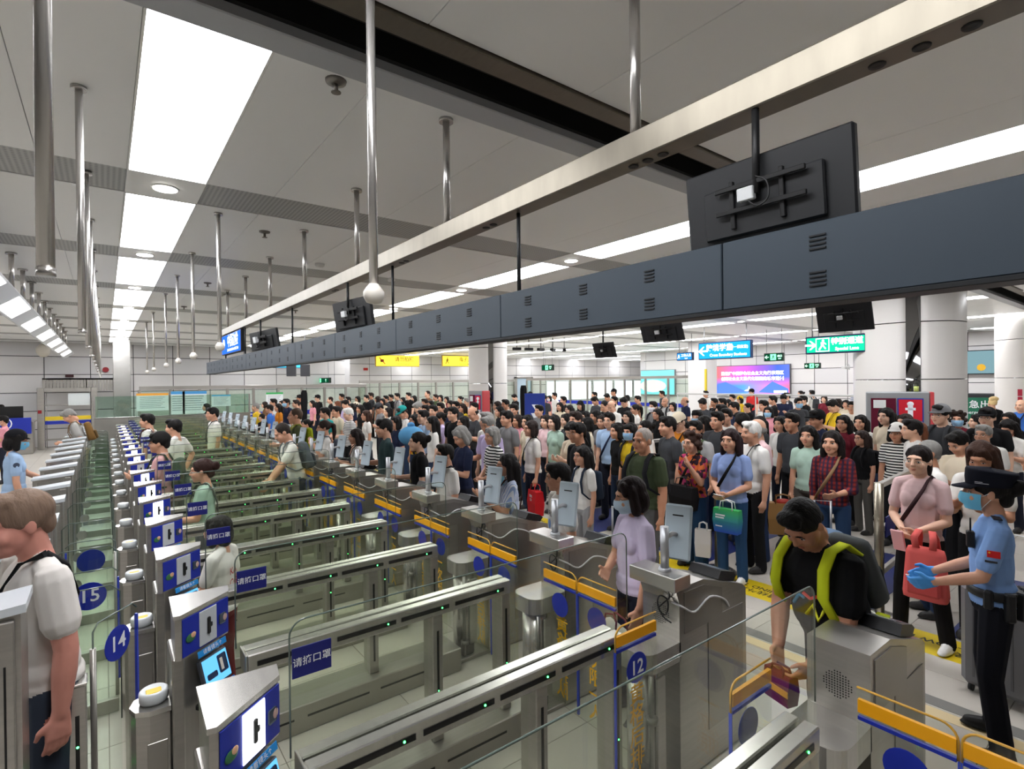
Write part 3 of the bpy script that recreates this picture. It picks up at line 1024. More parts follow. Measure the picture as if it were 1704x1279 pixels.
# sprinklers and detectors on the ceiling
def sprinkler(x, y, lab):
    t = thing('sprinkler', lab, 'sprinkler', (x, y, CEIL), 0, 'ceiling sprinklers')
    put('cup', MB().lathe([(.055, 0), (.052, -.012), (.02, -.02)], n=16), plain((120, 116, 110), .4, .6), t)
    put('nozzle', MB().tube([(0, 0, -.018), (0, 0, -.06)], .012, 8), plain((130, 124, 116), .4, .7), t)
    put('deflector', MB().lathe([(.026, -.064), (.026, -.06)], n=12), plain((130, 124, 116), .4, .7), t)
sprinkler(.99, 2.80, 'small metal sprinkler beside the nearest bright light panel')
for x, y in ((1.35, 6.0), (1.3, 9.5), (1.3, 12.6), (2.9, 8.8), (3.3, 12.0), (6.5, 5.2)):
    sprinkler(x, y, 'small metal ceiling sprinkler further down the hall')
for x, y in ((3.5, 7.6), (6.9, 9.0), (1.75, 10.6), (2.3, 7.2)):
    o = put('smoke_detector', MB().lathe([(.06, 0), (.06, -.025), (.045, -.045), (.01, -.05)], n=16), plain((228, 226, 222), .5), None, (x, y, CEIL))
    tag(o, 'small white dome smoke detector on the ceiling', 'smoke detector', 'ceiling smoke detectors')

# --- long steel beam over the lanes, on poles
t = thing('steel_beam', 'long square brushed steel beam hanging under the ceiling along the gates', 'beam', (1.67, 0, 3.0))
put('box_section', MB().cbox(-.05, .05, -1.5, 10.55, 0, .105, .004), steel((128, 122, 110), .36, (3, 14, 3), 'beam_steel', .35), t)
dk = plain((24, 22, 20), .5)
ring_me = MB().lathe([(.008, .0005), (.020, -.002), (.022, .002)], n=12).mesh('recessed_socket')
for y in (.35, .45, .55, 1.25, 1.32, 1.39, 2.35, 2.42, 3.4, 3.47, 4.8, 4.87, 6.4):
    put('recessed_socket', ring_me, dk, t, (.01, y, -.001))
for k in range(7):
    y = 1.37 + 1.45 * k
    pole_thing(1.67, y, 3.10, .021, 'beam_pole', 'slim steel pole holding the long steel beam under the ceiling', 'poles of the long steel beam')

# --- black back of the display strip
t = thing('display_strip', 'long dark grey back of an overhead display strip with louvred sections', 'display', (1.625, 0, 2.365))
navy = plain((54, 64, 74), .5, .1, .4)
louv_me = MB()
for j in range(4): louv_me.box(-.004, .002, 0, .045, .0125 * j, .0045 + .0125 * j)
louv_me = louv_me.mesh('louvre')
seg = [-.62, .98, 2.22, 3.46, 4.70, 5.94, 7.18, 8.42, 9.66, 10.90, 12.15]
for a, b_ in zip(seg, seg[1:]):
    put('section', MB().cbox(0, .075, a + .002, b_ - .002, .014, .235, .003), navy, t)
    for f in (.22, .5, .8):
        for z in (.05, .155):
            put('louvre', louv_me, plain((18, 20, 24), .6), t, (0, a + (b_ - a) * f, z))
put('bottom_edge', MB().cbox(-.005, .09, -.62, 12.15, 0, .014, .002), plain((22, 24, 28), .5), t)
put('display_face', MB().box(.075, .079, -.58, 12.1, .022, .228), plain((12, 12, 14), .3), t)
for k, y in enumerate((-.3, 2.12, 3.6, 6.2, 8.7, 10.3)):
    put('hanger_rod', MB().tube([(.045, y, .23), (.045, y, .637)], .010, 8), plain((26, 27, 30), .5), t)

# --- screens seen from behind
blk = plain((30, 31, 34), .5); blk2 = plain((20, 20, 22), .5); pale = plain((210, 212, 214), .5)
def tv_back(name, label, loc, rz, w, h, tilt, arm, detail=True, group=None):
    """screen hung from the ceiling; its face looks along local +Y, the back to -Y"""
    t = thing(name, label, 'screen', loc, rz, group)
    M = Matrix.Rotation(R(tilt), 4, 'X')
    def P(nm, mb, m):
        c = put(nm, mb, m, t); c.matrix_local = M; return c
    P('back_shell', MB().cbox(-w / 2, w / 2, 0, .03, -h / 2, h / 2, .006).cbox(-w * .36, w * .36, -.015, 0, -h * .42, h * .2, .005), blk)
    P('display_face', MB().box(-w / 2 + .01, w / 2 - .01, .03, .032, -h / 2 + .01, h / 2 - .01), plain((10, 12, 16), .2))
    q = w / .84
    for s in (-.16, .14):
        P('bracket_rail', MB().cbox(s * w - .012 * q, s * w + .012 * q, -.04 * q, -.018 * q, -h * .33, h * .25, .002), blk2)
    for z in (-.12, .16):
        P('cross_rail', MB().cbox(-w * .26, w * .28, -.055 * q, -.04 * q, z * h - .012 * q, z * h + .012 * q, .002), blk2)
    P('junction_box', MB().cbox(-w * .10, w * .0, -.08 * q, -.045 * q, -.02 * q, .045 * q, .003), pale)
    cab = [(-w * .05, -.07 * q, -.01 * q), (.02 * q, -.08 * q, -.06 * q), (.07 * q, -.07 * q, -.03 * q), (.06 * q, -.06 * q, .05 * q), (.0, -.05 * q, .09 * q)]
    P('cable', MB().tube(smooth_path(cab), .004 * q, 6), blk2)
    put('hanging_arm', MB().tube([(0, -.03, .0), (0, -.03, arm)], .012 if arm < .4 else .018, 8), blk2, t)
    return t
# face +Y of the screen must look towards +X (the crowd): rotate by -90 degrees
tv_back('television', 'large black screen seen from behind, hung above the overhead display strip', (1.67, .87, 2.735), R(-90), .54, .262, 6, .265)
tv_back('television', 'black screen back with its face to the crowd, second along the display strip', (1.67, 4.42, 2.735), R(-84), .66, .255, 8, .265)
tv_back('television', 'black screen back nearest the blue lit sign above the display strip', (1.67, 7.58, 2.735), R(-84), 1.0, .255, 8, .265)
tv_back('television', 'dark screen back hanging over the crowd left of the blue student sign', (7.47, 5.63, 2.97), R(-88), .82, .36, 20, CEIL - 2.97)
tv_back('television', 'small dark screen back hanging far over the crowd near the round column', (8.93, 8.28, 2.84), R(-88), .62, .36, 20, CEIL - 2.84)
tv_back('television', 'dark screen back hanging in front of the big round column', (9.36, 3.55, 3.12), R(-88), .80, .46, 18, CEIL - 3.12)

# blue lit sign above the display strip
t = thing('lit_sign', 'blue lit sign with white badge and lettering above the display strip', 'sign', (1.64, 9.58, 2.825), R(-90))
put('case', MB().cbox(-.80, .80, -.014, .055, -.165, .165, .006), blk2, t)
put('lit_face', MB().box(-.77, .77, -.018, -.014, -.15, .15), emit((40, 92, 225), 1.5), t)
wl = emit((235, 240, 255), 2.0)
put('lettering', text_mesh('中国边检', .22, .002), wl, t, (.18, -.021, .03), (R(90), 0, 0))
put('small_lettering', text_mesh('CHINA IMMIGRATION INSPECTION', .058, .001), wl, t, (.18, -.021, -.105), (R(90), 0, 0))
put('badge', MB().lathe([(.085, -.003), (.085, 0)], n=24, axis='y').lathe([(.06, -.008), (.066, -.003)], n=24, axis='y'), wl, t, (-.58, -.019, .01))
put('hanger', MB().tube([(-.5, .02, .165), (-.5, .02, .176)], .012).tube([(.5, .02, .165), (.5, .02, .176)], .012), blk2, t)

# --- round columns with a mirror strip
def column(name, label, x, y, r, strip_deg, joints=(1.05, 2.12, 3.1)):
    t = thing(name, label, 'column', (x, y, 0))
    zs = [0.0] + list(joints) + [CEIL]
    a0 = R(strip_deg); hw = .13
    for i in range(len(zs) - 1):
        for h in (0, 1):
            pts = []
            n = 22
            for k in range(n + 1):
                a = a0 + math.pi * h + hw + (math.pi - 2 * hw) * k / n
                pts.append((math.cos(a) * r, math.sin(a) * r))
            pts += [(p[0] * .94, p[1] * .94) for p in reversed(pts)]
            m = MB(); nn_ = len(pts); z0, z1 = zs[i] + .008, zs[i + 1] - .008
            vs = [(p[0], p[1], z0) for p in pts] + [(p[0], p[1], z1) for p in pts]
            m.add(vs, [(q, (q + 1) % nn_, nn_ + (q + 1) % nn_, nn_ + q) for q in range(nn_)], 0, True)
            put('cladding_shell', m, plain((222, 218, 214), .3, 0, .5), t)
    put('mirror_strip', MB().lathe([(r * .955, 0), (r * .955, CEIL)], n=40), plain((150, 150, 152), .06, 1.0), t)
    put('plinth', MB().lathe([(r * 1.02, 0), (r * 1.02, .25), (r, .27)], n=40), steel((120, 116, 112), .4), t)
    return t
column('round_column', 'massive pale round column with a mirror strip behind the red fire cabinet', 11.72, 3.39, .84, 180 + 22)
column('round_column', 'pale round column with a mirror strip beside the yellow signs', 8.58, 12.35, .54, 180 + 64)
column('round_column', 'pale round column with a mirror strip and small red notices, right of the massive one', 19.1, 2.75, .80, 180 + 10)
t = thing('square_pillar', 'square white pillar with a yellow warning strip beside the blue student sign', 'pillar', (20.0, 13.0, 0))
put('shaft', MB().cbox(-.42, .42, -.42, .42, 0, CEIL, .02), plain((222, 220, 220), .4), t)
put('yellow_strip', MB().cbox(-.43, -.36, -.45, -.37, .9, 2.6, .004), plain((214, 190, 40), .5), t)
t = thing('steel_pillar', 'broad flat polished steel pillar in front of the back wall', 'pillar', (.48, 22.4, 0))
put('casing', MB().cbox(-.24, .24, -.05, .2, 0, CEIL, .01), steel((186, 184, 180), .25, (2, 2, 8), 'pillar_steel'), t)
# ---------------------------------------------------------------- the automatic gates
LP = .885           # lane pitch along Y; divider k stands at Y = LP * k
NL = 18
S1 = steel((186, 182, 176), .30, (3, 3, 50))
S2 = steel((168, 164, 158), .36, (3, 50, 3), 'brushed_steel_dark')
S3 = steel((204, 201, 196), .24, (50, 3, 3), 'bright_steel')
BLK = plain((16, 16, 17), .35)
BLUE = plain((24, 44, 160), .45)
NAVY = plain((26, 32, 112), .45)
WHT = plain((238, 240, 245), .5)
YEL = plain((240, 166, 14), .45)
GL = glass((251, 253, 249), 1.0)
GG = glass((249, 252, 250), 1.0, 'green_glass')
EDGE = plain((96, 108, 102), .15, 0, .6)
GRN = emit((70, 255, 110), 6.0)
RED = emit((255, 90, 30), 1.5)
AMBER_T = plain((236, 176, 20), .5)

def round_pane(w, h, r, both=True, t=.010, n=5):
    """upright pane in the XZ plane from x=0..w, z=0..h with rounded top corners"""
    pts = [(0, 0), (w, 0)]
    if both: pts += [(w - r + r * math.cos(a), h - r + r * math.sin(a)) for a in [math.pi / 2 * i / n for i in range(n + 1)]]
    else: pts += [(w, h)]
    pts += [(r + r * math.cos(a), h - r + r * math.sin(a)) for a in [math.pi / 2 + math.pi / 2 * i / n for i in range(n + 1)]]
    return MB().prism(pts, 'y', -t / 2, t / 2)

def disc(r, n=24): return MB().lathe([(r, -.0012), (r, .0012)], n=n, axis='y')

# --- divider rail with its pane
def make_rail():
    t = thing('divider_rail', 'waist-high steel divider rail with black sensor slots between two gate lanes', 'rail', (0, 0, 0), 0, 'steel divider rails between the lanes')
    for s in (-1, 1):
        put('top_rail', MB().cbox(.49, 1.95, s * .034 - .027, s * .034 + .027, .865, .95, .005), S3, t)
    put('end_plate', MB().cbox(.482, .49, -.062, .062, .86, .951, .002), S1, t)
    for a, b_ in ((.53, .86), (.89, 1.20), (1.23, 1.52), (1.56, 1.90)):
        s = put('sensor_slot', MB().box(a, b_, -.0635, -.060, .893, .915), BLK, t)
        put('indicator_light', MB().ball((b_ - .045, -.064, .904), .0045, 8, 6), GRN, s)
    for x in (1.45, 1.92):
        p = put('post', MB().cbox(x - .032, x + .032, -.055, .055, .17, .866, .004), S1, t)
        put('sensor_slot', MB().box(x - .006, x + .006, -.058, -.054, .25, .78), BLK, p)
        put('indicator_light', MB().ball((x, -.058, .45), .004, 8, 6), GRN, p)
    pl = put('plinth', MB().cbox(.42, 2.10, -.13, .13, 0, .17, .006), S2, t)
    for a in (.50, .98, 1.46):
        put('plinth_slot', MB().box(a, a + .40, -.1325, -.129, .09, .102), BLK, pl)
    m = round_pane(1.60, 1.27, .05); o = put('glass_pane', m, GL, t, (.455, 0, .13))
    e = [(0, .84), (0, 1.22)] + [(.05 - .05 * math.cos(a), 1.22 + .05 * math.sin(a)) for a in [math.pi / 2 * i / 5 for i in range(1, 6)]] + [(1.55, 1.27)] + [(1.55 + .05 * math.sin(a), 1.22 + .05 * math.cos(a)) for a in [math.pi / 2 * i / 5 for i in range(1, 6)]] + [(1.60, .84)]
    put('polished_edge', MB().tube([(p[0], 0, p[1]) for p in e], .0030, 6), EDGE, o)
    return t
rail0 = make_rail()
for k in range(1, NL + 1):
    if k == 1: rail0.location = (0, LP, 0)
    else: dup(rail0, (0, LP * k, 0))

# small blue notice on every pane
def make_notice():
    t = thing('mask_notice', 'small navy notice with white lettering stuck on the pane of a divider rail', 'notice', (0, 0, 0), 0, 'navy notices on the lane panes')
    put('plate', MB().cbox(-.062, .062, -.002, .002, -.048, .048, .001), NAVY, t)
    put('lettering', text_mesh('请摘口罩', .0305, .0002), WHT, t, (0, -.0032, 0), (R(90), 0, 0))
    return t
nt0 = make_notice()
for k in range(2, NL + 1):
    loc = (.522, LP * k - .008, 1.268)
    if k == 2: nt0.location = loc
    else: dup(nt0, loc)

# --- face and fingerprint kiosk
KA = math.atan2(.16, .195)
LIT = {2, 6, 7, 8, 10, 11, 12, 14, 15, 16, 17, 18}
poster_m = plain((44, 92, 200), .5)
def make_kiosk(lit):
    t = thing('face_kiosk', 'steel face-check kiosk', 'kiosk', (0, 0, 0), 0, 'steel face-check kiosks')
    P = [(.215, -.115), (.237, -.12), (.430, .04), (.440, .115), (.220, .125)]
    put('head', MB().prism(P, 'z', 1.035, 1.205), S1, t)
    put('top_plate', MB().prism([(p[0] * 1.0 + (p[0] - .33) * .05, p[1] * 1.06) for p in P], 'z', 1.205, 1.222), S3, t)
    put('side_panel', MB().cbox(.205, .250, -.10, .125, 0, 1.04, .006), S1, t)
    put('lower_body', MB().prism([(.25, -.085), (.395, .035), (.405, .115), (.25, .12)], 'z', 0, 1.035), S2, t)
    def F(nm, me, m, u, z, d=0.0, tilt=0.0, par=None):
        """place on the slanted front: u along the face, d out of it"""
        c = put(nm, me, m, par or t)
        base = Matrix.Translation((.3335, -.04, z)) @ Matrix.Rotation(KA, 4, 'Z') @ Matrix.Translation((u, -d, 0)) @ Matrix.Rotation(tilt, 4, 'X')
        c.matrix_local = base
        return c
    F('blue_fascia', MB().cbox(-.124, .124, -.001, .003, -.078, .078, .001), BLUE, 0, 1.122, .004)
    win = emit((250, 252, 255), 3.2) if lit else plain((196, 200, 204), .4)
    F('camera_window', MB().cbox(-.047, .047, -.001, .004, -.072, .074, .002), win, .006, 1.122, .008)
    F('camera_slot', MB().cbox(-.008, .008, -.002, .002, -.036, .036, .004).cbox(-.002, .018, -.002, .002, -.01, .01, .003), BLK, .006, 1.124, .012)
    F('passport_picture', MB().ball((0, 0, 0), (.026, .002, .018), 10, 6).ball((.012, -.001, .008), (.014, .002, .012), 8, 6, 1), [plain((52, 110, 70), .5), plain((226, 176, 140), .5)], -.086, 1.112, .0075)
    F('hand_picture', MB().cbox(-.02, .016, -.001, .001, -.02, .024, .004).ball((.012, -.001, .002), (.012, .002, .016), 8, 6, 1), [plain((60, 70, 84), .5), plain((214, 180, 170), .5)], .088, 1.118, .0075)
    st = F('instruction_strip', MB().cbox(-.078, .078, -.001, .001, -.0135, .0135, .001), plain((30, 140, 215), .5), .022, 1.022, .012, R(-10))
    c = put('lettering', text_mesh('请看镜头↑', .0215, .0001), WHT, st, (0, -.002, 0), (R(90), 0, 0))
    mon = F('monitor', MB().cbox(-.072, .072, -.004, .02, -.066, .062, .004), plain((70, 74, 82), .4), .020, .935, .030, R(-16))
    put('screen', MB().box(-.066, .066, -.0055, -.004, -.058, .056), emit((96, 176, 238), 1.0), mon)
    put('screen_picture', MB().cbox(.010, .056, -.0075, -.0055, -.03, .045, .004).cbox(-.056, -.004, -.0075, -.0055, -.03, -.006, .004).box(.02, .034, -.009, -.0075, -.02, .03, 1), [plain((40, 56, 86), .4), plain((235, 225, 215), .4)], mon)
    pl = F('reader_shelf', MB().cbox(-.085, .085, -.085, .03, -.02, .006, .006), BLK, .02, .815, .03)
    ls = F('shelf_strip', MB().cbox(-.085, .085, -.001, .001, -.016, .016, .001), plain((30, 140, 215), .5), .02, .85, .055, R(-25))
    put('lettering', text_mesh('请按指纹', .024, .0001), WHT, ls, (0, -.002, 0), (R(90), 0, 0))
    return t
kl, kd = make_kiosk(True), make_kiosk(False)
used = set()
for k in range(2, NL + 1):
    src = kl if k in LIT else kd
    lab = 'steel kiosk with blue fascia and brightly lit white camera window' if k in LIT else 'steel kiosk with blue fascia and unlit grey camera window'
    grp = 'kiosks with lit windows' if k in LIT else 'kiosks with unlit windows'
    if src in used: dup(src, (0, LP * k, 0), lab, grp)
    else:
        used.add(src); src['label'] = lab; src['group'] = grp
        if src.name not in KIDS:
            KIDS[src.name] = list(src.children)
            for ch in src.children: KIDS[ch.name] = list(ch.children)
        src.location = (0, LP * k, 0)

# --- entry pedestal
def make_pedestal(tablet):
    t = thing('entry_pedestal', 'steel entry pedestal', 'gate pedestal', (0, 0, 0), 0, 'steel entry pedestals')
    y0, y1 = -.06, .18
    def rounded(x0, x1, r, n=5):
        pts = [(x1, y0), (x1, y1)]
        pts += [(x0 + r - r * math.sin(a), y1 - r + r * math.cos(a)) for a in [math.pi / 2 * i / n for i in range(n + 1)]]
        pts += [(x0 + r - r * math.cos(a), y0 + r - r * math.sin(a)) for a in [math.pi / 2 * i / n for i in range(n + 1)]]
        return pts
    put('front_cap', MB().prism(rounded(2.13, 2.41, .08), 'z', .665, .765), S3, t)
    put('front_drum', MB().prism([(2.13 + .11 + .082 * math.cos(a), .06 + .082 * math.sin(a)) for a in [2 * math.pi * i / 18 for i in range(18)]], 'z', .02, .67, 0, True), S3, t)
    put('drum_door', MB().cbox(2.235, 2.30, -.045, -.028, .12, .62, .004), S1, t)
    put('hinge_tube', MB().tube([(2.18, -.045, .05), (2.18, -.045, .66)], .014, 8).lathe([(.03, .42), (.03, .45)], (2.18, -.05, 0), 12).lathe([(.03, .14), (.03, .17)], (2.18, -.05, 0), 12), steel((140, 138, 134), .3), t)
    put('upright_cabinet', MB().prism([(2.40, .02), (2.40, 1.05), (2.62, 1.05), (3.02, .93), (3.06, .90), (3.06, .02)], 'y', y0, y1), S1, t)
    put('cabinet_door', MB().cbox(2.66, 3.02, y0 - .004, y0, .20, .82, .002), S2, t)
    put('upper_door', MB().prism([(2.44, .80), (2.44, 1.02), (2.62, 1.02), (2.80, .965), (2.80, .80)], 'y', y0 - .005, y0), S2, t)
    put('foot', MB().cbox(2.14, 3.06, y0 + .01, y1 - .01, 0, .03, .004), S2, t)
    gr = MB()
    for i in range(-5, 6):
        for j in range(-5, 6):
            if i * i + j * j <= 26: gr.lathe([(.0034, -.0006), (.0034, 0)], (2.3995, .06 + j * .0105, .885 + i * .0105), 5, 0, 'x')
    o = put('speaker_grille', gr, BLK, t); o['kind'] = 'stuff'
    # document reader on the sloping top
    put('document_reader', MB().prism([(2.80, 1.0), (2.96, .952), (2.99, .985), (2.955, 1.01), (2.83, 1.045)], 'y', y0 + .02, y1 - .02), plain((28, 28, 32), .4), t)
    put('reader_glass', MB().prism([(2.85, 1.0405), (2.93, 1.0175), (2.931, 1.0195), (2.851, 1.0425)], 'y', y0 + .05, y1 - .05), plain((150, 156, 168), .15), t)
    if tablet:
        br = put('bracket', MB().cbox(2.32, 2.46, y0 - .03, y1 + .03, 1.05, 1.125, .004), S3, t)
        put('hood', MB().prism([(2.37, 1.05), (2.40, .97), (2.40, 1.05)], 'y', y0, y1), S3, t)
        put('tablet_post', MB().tube([(2.40, .03, 1.12), (2.40, .03, 1.36)], .023, 14).lathe([(.036, 1.125), (.030, 1.14)], (2.40, .03, 0), 14), plain((178, 180, 184), .35, .6), t)
        put('tablet_arm', MB().tube([(2.42, .03, 1.30), (2.47, .03, 1.31), (2.50, .03, 1.30)], .013, 8), plain((200, 202, 206), .4, .3), t)
        tb = put('face_tablet', MB().cbox(-.075, .075, -.012, .012, -.15, .15, .010), plain((188, 202, 212), .4), t)
        tb.matrix_local = Matrix.Translation((2.52, .03, 1.31)) @ Matrix.Rotation(R(-72), 4, 'Z') @ Matrix.Rotation(R(-12), 4, 'X')
        put('screen', MB().box(-.068, .068, .012, .014, -.14, .14), plain((14, 16, 20), .15), tb)
        put('vent_slot', MB().box(-.03, .03, -.014, -.012, .085, .093), BLK, tb)
        put('cable', MB().tube(smooth_path([(2.385, -.0, 1.05), (2.37, -.02, 1.0), (2.385, .02, .96), (2.37, .05, .92), (2.38, .02, .89), (2.37, -.01, .93), (2.378, .0, .98), (2.37, .04, .99), (2.375, .06, .94), (2.38, .03, .88), (2.385, -.02, .86)]), .0045, 6), BLK, t)
        put('white_cable', MB().tube(smooth_path([(2.39, -.02, .97), (2.41, -.072, .955), (2.52, -.072, .90), (2.66, -.072, .945), (2.80, -.072, .90), (2.86, -.068, .84)]), .006, 6), plain((222, 222, 222), .5), t)
    return t
pt, pn = make_pedestal(True), make_pedestal(False)
pn.location = (0, LP, 0); pn['label'] = 'steel entry pedestal without a tablet, with a round dotted speaker grille'
del pn['group']
for k in range(2, NL + 1):
    lab = 'steel entry pedestal with a pale face tablet on a round post'
    if k == 2:
        pt.location = (0, LP * 2, 0); pt['label'] = lab + ', beside number 12'
        del pt['group']
        KIDS[pt.name] = list(pt.children)
        for ch in pt.children: KIDS[ch.name] = list(ch.children)
    else: dup(pt, (0, LP * k, 0), lab, 'entry pedestals with tablets')

# --- swing wings of the entry gates
def make_wing(free, word, number=None):
    """wing in the local XZ plane, hinge at x=0, free edge at x=.30; print faces local -Y"""
    t = thing('gate_wing', 'glass gate wing', 'gate wing', (0, 0, 0), 0, 'closed glass gate wings')
    w = .295
    put('pane', MB().prism([(0, .19), (w, .19), (w, .96)] + [(w - .05 + .05 * math.cos(a), .96 + .05 * math.sin(a)) for a in [math.pi / 2 * i / 5 for i in range(6)]] + [(0, 1.01)], 'y', -.006, .006), GL, t)
    e = [(0, 1.01), (w - .05, 1.01)] + [(w - .05 + .05 * math.cos(a), .96 + .05 * math.sin(a)) for a in [math.pi / 2 * (5 - i) / 5 for i in range(6)]] + [(w, .90)]
    put('amber_edge', MB().tube([(p[0], 0, p[1]) for p in e], .0045, 6), plain((206, 156, 60), .3), t)
    put('yellow_band', MB().box(.004, w - .004, -.0075, .0075, .922, .970), YEL, t)
    put('blue_line', MB().box(.004, w - .004, -.0075, .0075, .895, .908), BLUE, t)
    put('blue_edge', MB().box(w - .001, w + .0035, -.0065, .0065, .19, .90), plain((52, 74, 190), .4), t)
    dsc = put('blue_disc', disc(.072), BLUE, t, (.155, -.0085, .79))
    if number: put('number', text_mesh(number, .095, .0015), WHT, dsc, (0, -.003, 0), (R(90), 0, 0))
    put('lettering', text_mesh('\n'.join(word), .105, .0012, 0, 1, .95), AMBER_T, t, (.155, .0075 if number is None else -.0085, .46), (R(90), 0, R(180) if number is None else 0))
    return t
W1, W2 = '黄格后排队', '一次限一人'
wA = make_wing(0, W1); wB = make_wing(0, W2)
usedw = set()
for k in range(0, NL):
    ya, yb = LP * k + .19, LP * (k + 1) - .085
    for src, y, rz in ((wA, yb, R(-90)), (wB, ya + .01, R(90))):
        if k == 1: continue
        lab = 'closed glass gate wing with yellow band and blue disc' + (', lettered five characters down from the yellow grid word' if src is wA else ', lettered one-at-a-time in five characters')
        lab = 'closed glass wing with yellow band, blue disc and lettering ' + ('about queueing behind the grid' if src is wA else 'about one person at a time')
        grp = 'closed wings, queueing text' if src is wA else 'closed wings, one person text'
        if src in usedw: dup(src, (2.20, y, 0), lab, grp, rz)
        else:
            usedw.add(src); src['label'] = lab; src['group'] = grp
            KIDS[src.name] = list(src.children)
            for ch in src.children: KIDS[ch.name] = list(ch.children)
            src.location = (2.20, y, 0); src.rotation_euler.z = rz
w12 = make_wing(0, W1, '12'); del w12['group']
w12['label'] = 'open glass gate wing with a round blue number 12'
w12.location = (2.15, LP * 2 - .10, 0); w12.rotation_euler.z = R(180)
for ch in w12.children:       # the print of the open wing faces its lane
    if ch.name.startswith(('blue_disc', 'lettering')):
        ch.location.y *= -1; ch.rotation_euler.z = R(180)
w11 = make_wing(0, W2); del w11['group']
w11['label'] = 'open glass gate wing in front of the crouching person in black'
w11.location = (2.15, LP + .215, 0); w11.rotation_euler.z = R(180)

# --- exit side: bollards, panes with numbers, pods
def make_bollard():
    t = thing('exit_bollard', 'low steel exit post topped by a white ring lamp with yellow sticker', 'bollard', (0, 0, 0), 0, 'exit posts with ring lamps')
    put('casing', MB().prism([(.198, -.075), (.198, .075), (.13, .075), (.085, .05), (.07, 0), (.085, -.05), (.13, -.075)], 'z', 0, .83), S1, t)
    put('top_plate', MB().prism([(.202, -.08), (.202, .08), (.13, .08), (.082, .053), (.065, 0), (.082, -.053), (.13, -.08)], 'z', .83, .85), S3, t)  # brighter steel puts the white of the ceiling lights into the top
    put('seam_door', MB().cbox(.12, .19, -.079, -.075, .1, .72, .002), S2, t)
    rl = put('ring_lamp', MB().lathe([(.044, .85), (.052, .86), (.052, .895), (.044, .902), (.030, .888)], (.148, 0, 0), 20), plain((222, 226, 228), .3), t)
    put('sticker', MB().cbox(.121, .175, -.018, .024, .889, .893, .002), plain((232, 190, 40), .5), rl)
    return t
b0 = make_bollard()
for k in range(3, NL + 1):
    if k == 3: b0.location = (0, LP * k, 0)
    else: dup(b0, (0, LP * k, 0))
def make_exit_pane():
    t = thing('exit_barrier', 'greenish glass exit barrier between an exit post and an exit cabinet', 'barrier', (0, 0, 0), 0, 'green exit barriers')
    q = put('pane', round_pane(.325, 1.02, .05), GG, t, (-.27, .0, .08))
    put('polished_edge', MB().tube([(0, 0, .3), (0, 0, .98), (.04, 0, 1.02), (.285, 0, 1.02), (.325, 0, .98), (.325, 0, .3)], .0035, 6), EDGE, q)
    put('floor_shoe', MB().cbox(-.28, .055, -.02, .02, 0, .09, .003), S2, t)
    put('pane_clamp', MB().lathe([(.045, -.012), (.045, .012)], (-.20, 0, .62), 14, 0, 'y'), S3, t)
    return t
ep0 = make_exit_pane()
for k in range(4, NL + 1):
    if k == 4: ep0.location = (0, LP * k + .0, 0)
    else: dup(ep0, (0, LP * k, 0))
def number_pane(num, loc, rz, lab):
    t = thing('number_pane', lab, 'gate wing', loc, rz)
    q = put('pane', round_pane(.27, .85, .04), GL, t, (0, 0, .25))
    put('polished_edge', MB().tube([(0, 0, .1), (0, 0, .82), (.03, 0, .85), (.24, 0, .85), (.27, 0, .82)], .0035, 6), EDGE, q)
    put('edge_strip', MB().box(.262, .272, -.006, .006, .45, 1.04), plain((44, 66, 190), .4), t)
    d = put('blue_disc', disc(.078), BLUE, t, (.135, -.007, .96))
    put('number', text_mesh(num, .10, .0012), WHT, d, (0, -.003, 0), (R(90), 0, 0))
    put('hinge', MB().tube([(.0, 0, .0), (.0, 0, 1.0)], .012, 8), S2, t)
    return t
number_pane('15', (-.215, LP * 4 + .34, 0), 0, 'clear exit wing with a round blue number 15')
number_pane('15', (.05, LP * 5 + .22, 0), R(180), 'clear exit wing with a blue number 15 seen mirrored from behind')
number_pane('14', (-.053, 2.985, 0), R(52), 'half open exit wing with a round blue number 14')

def make_exit_cabinet(h=1.18):
    t = thing('exit_cabinet', 'steel exit cabinet with a bright sloping top, reflected light put into its colour', 'gate cabinet', (0, 0, 0), 0, 'exit cabinets with bright tops')
    put('carcass', MB().prism([(-.64, 0), (-.30, 0), (-.30, h - .03), (-.64, h - .06)], 'y', -.11, .09), S1, t)
    put('top_plate', MB().prism([(-.65, h - .06), (-.285, h - .03), (-.285, h), (-.65, h - .04)], 'y', -.125, .10), plain((226, 232, 238), .22, .25), t)  # pale bluish plate colour stands in for light reflected on the top
    put('door', MB().cbox(-.60, -.40, -.114, -.11, .15, h - .18, .003), S2, t)
    put('upper_door', MB().cbox(-.60, -.40, -.114, -.11, h - .16, h - .08, .003), S2, t)
    p = put('sensor_post', MB().cbox(-.365, -.315, -.135, -.11, 0, h - .05, .004), S1, t)
    put('sensor_slot', MB().box(-.343, -.337, -.138, -.135, .3, h - .2), BLK, p)
    put('indicator_light', MB().ball((-.34, -.138, .62), .005, 8, 6), GRN, p)
    return t
x0 = make_exit_cabinet()
for k in range(4, NL + 2):
    if k == 4: x0.location = (0, LP * k, 0)
    else: dup(x0, (0, LP * k, 0))
xn = make_exit_cabinet(1.40); xn.location = (.06, LP * 3 - .03, 0); del xn['group']
xn['label'] = 'tall pale steel exit cabinet in front of the man in the white shirt'
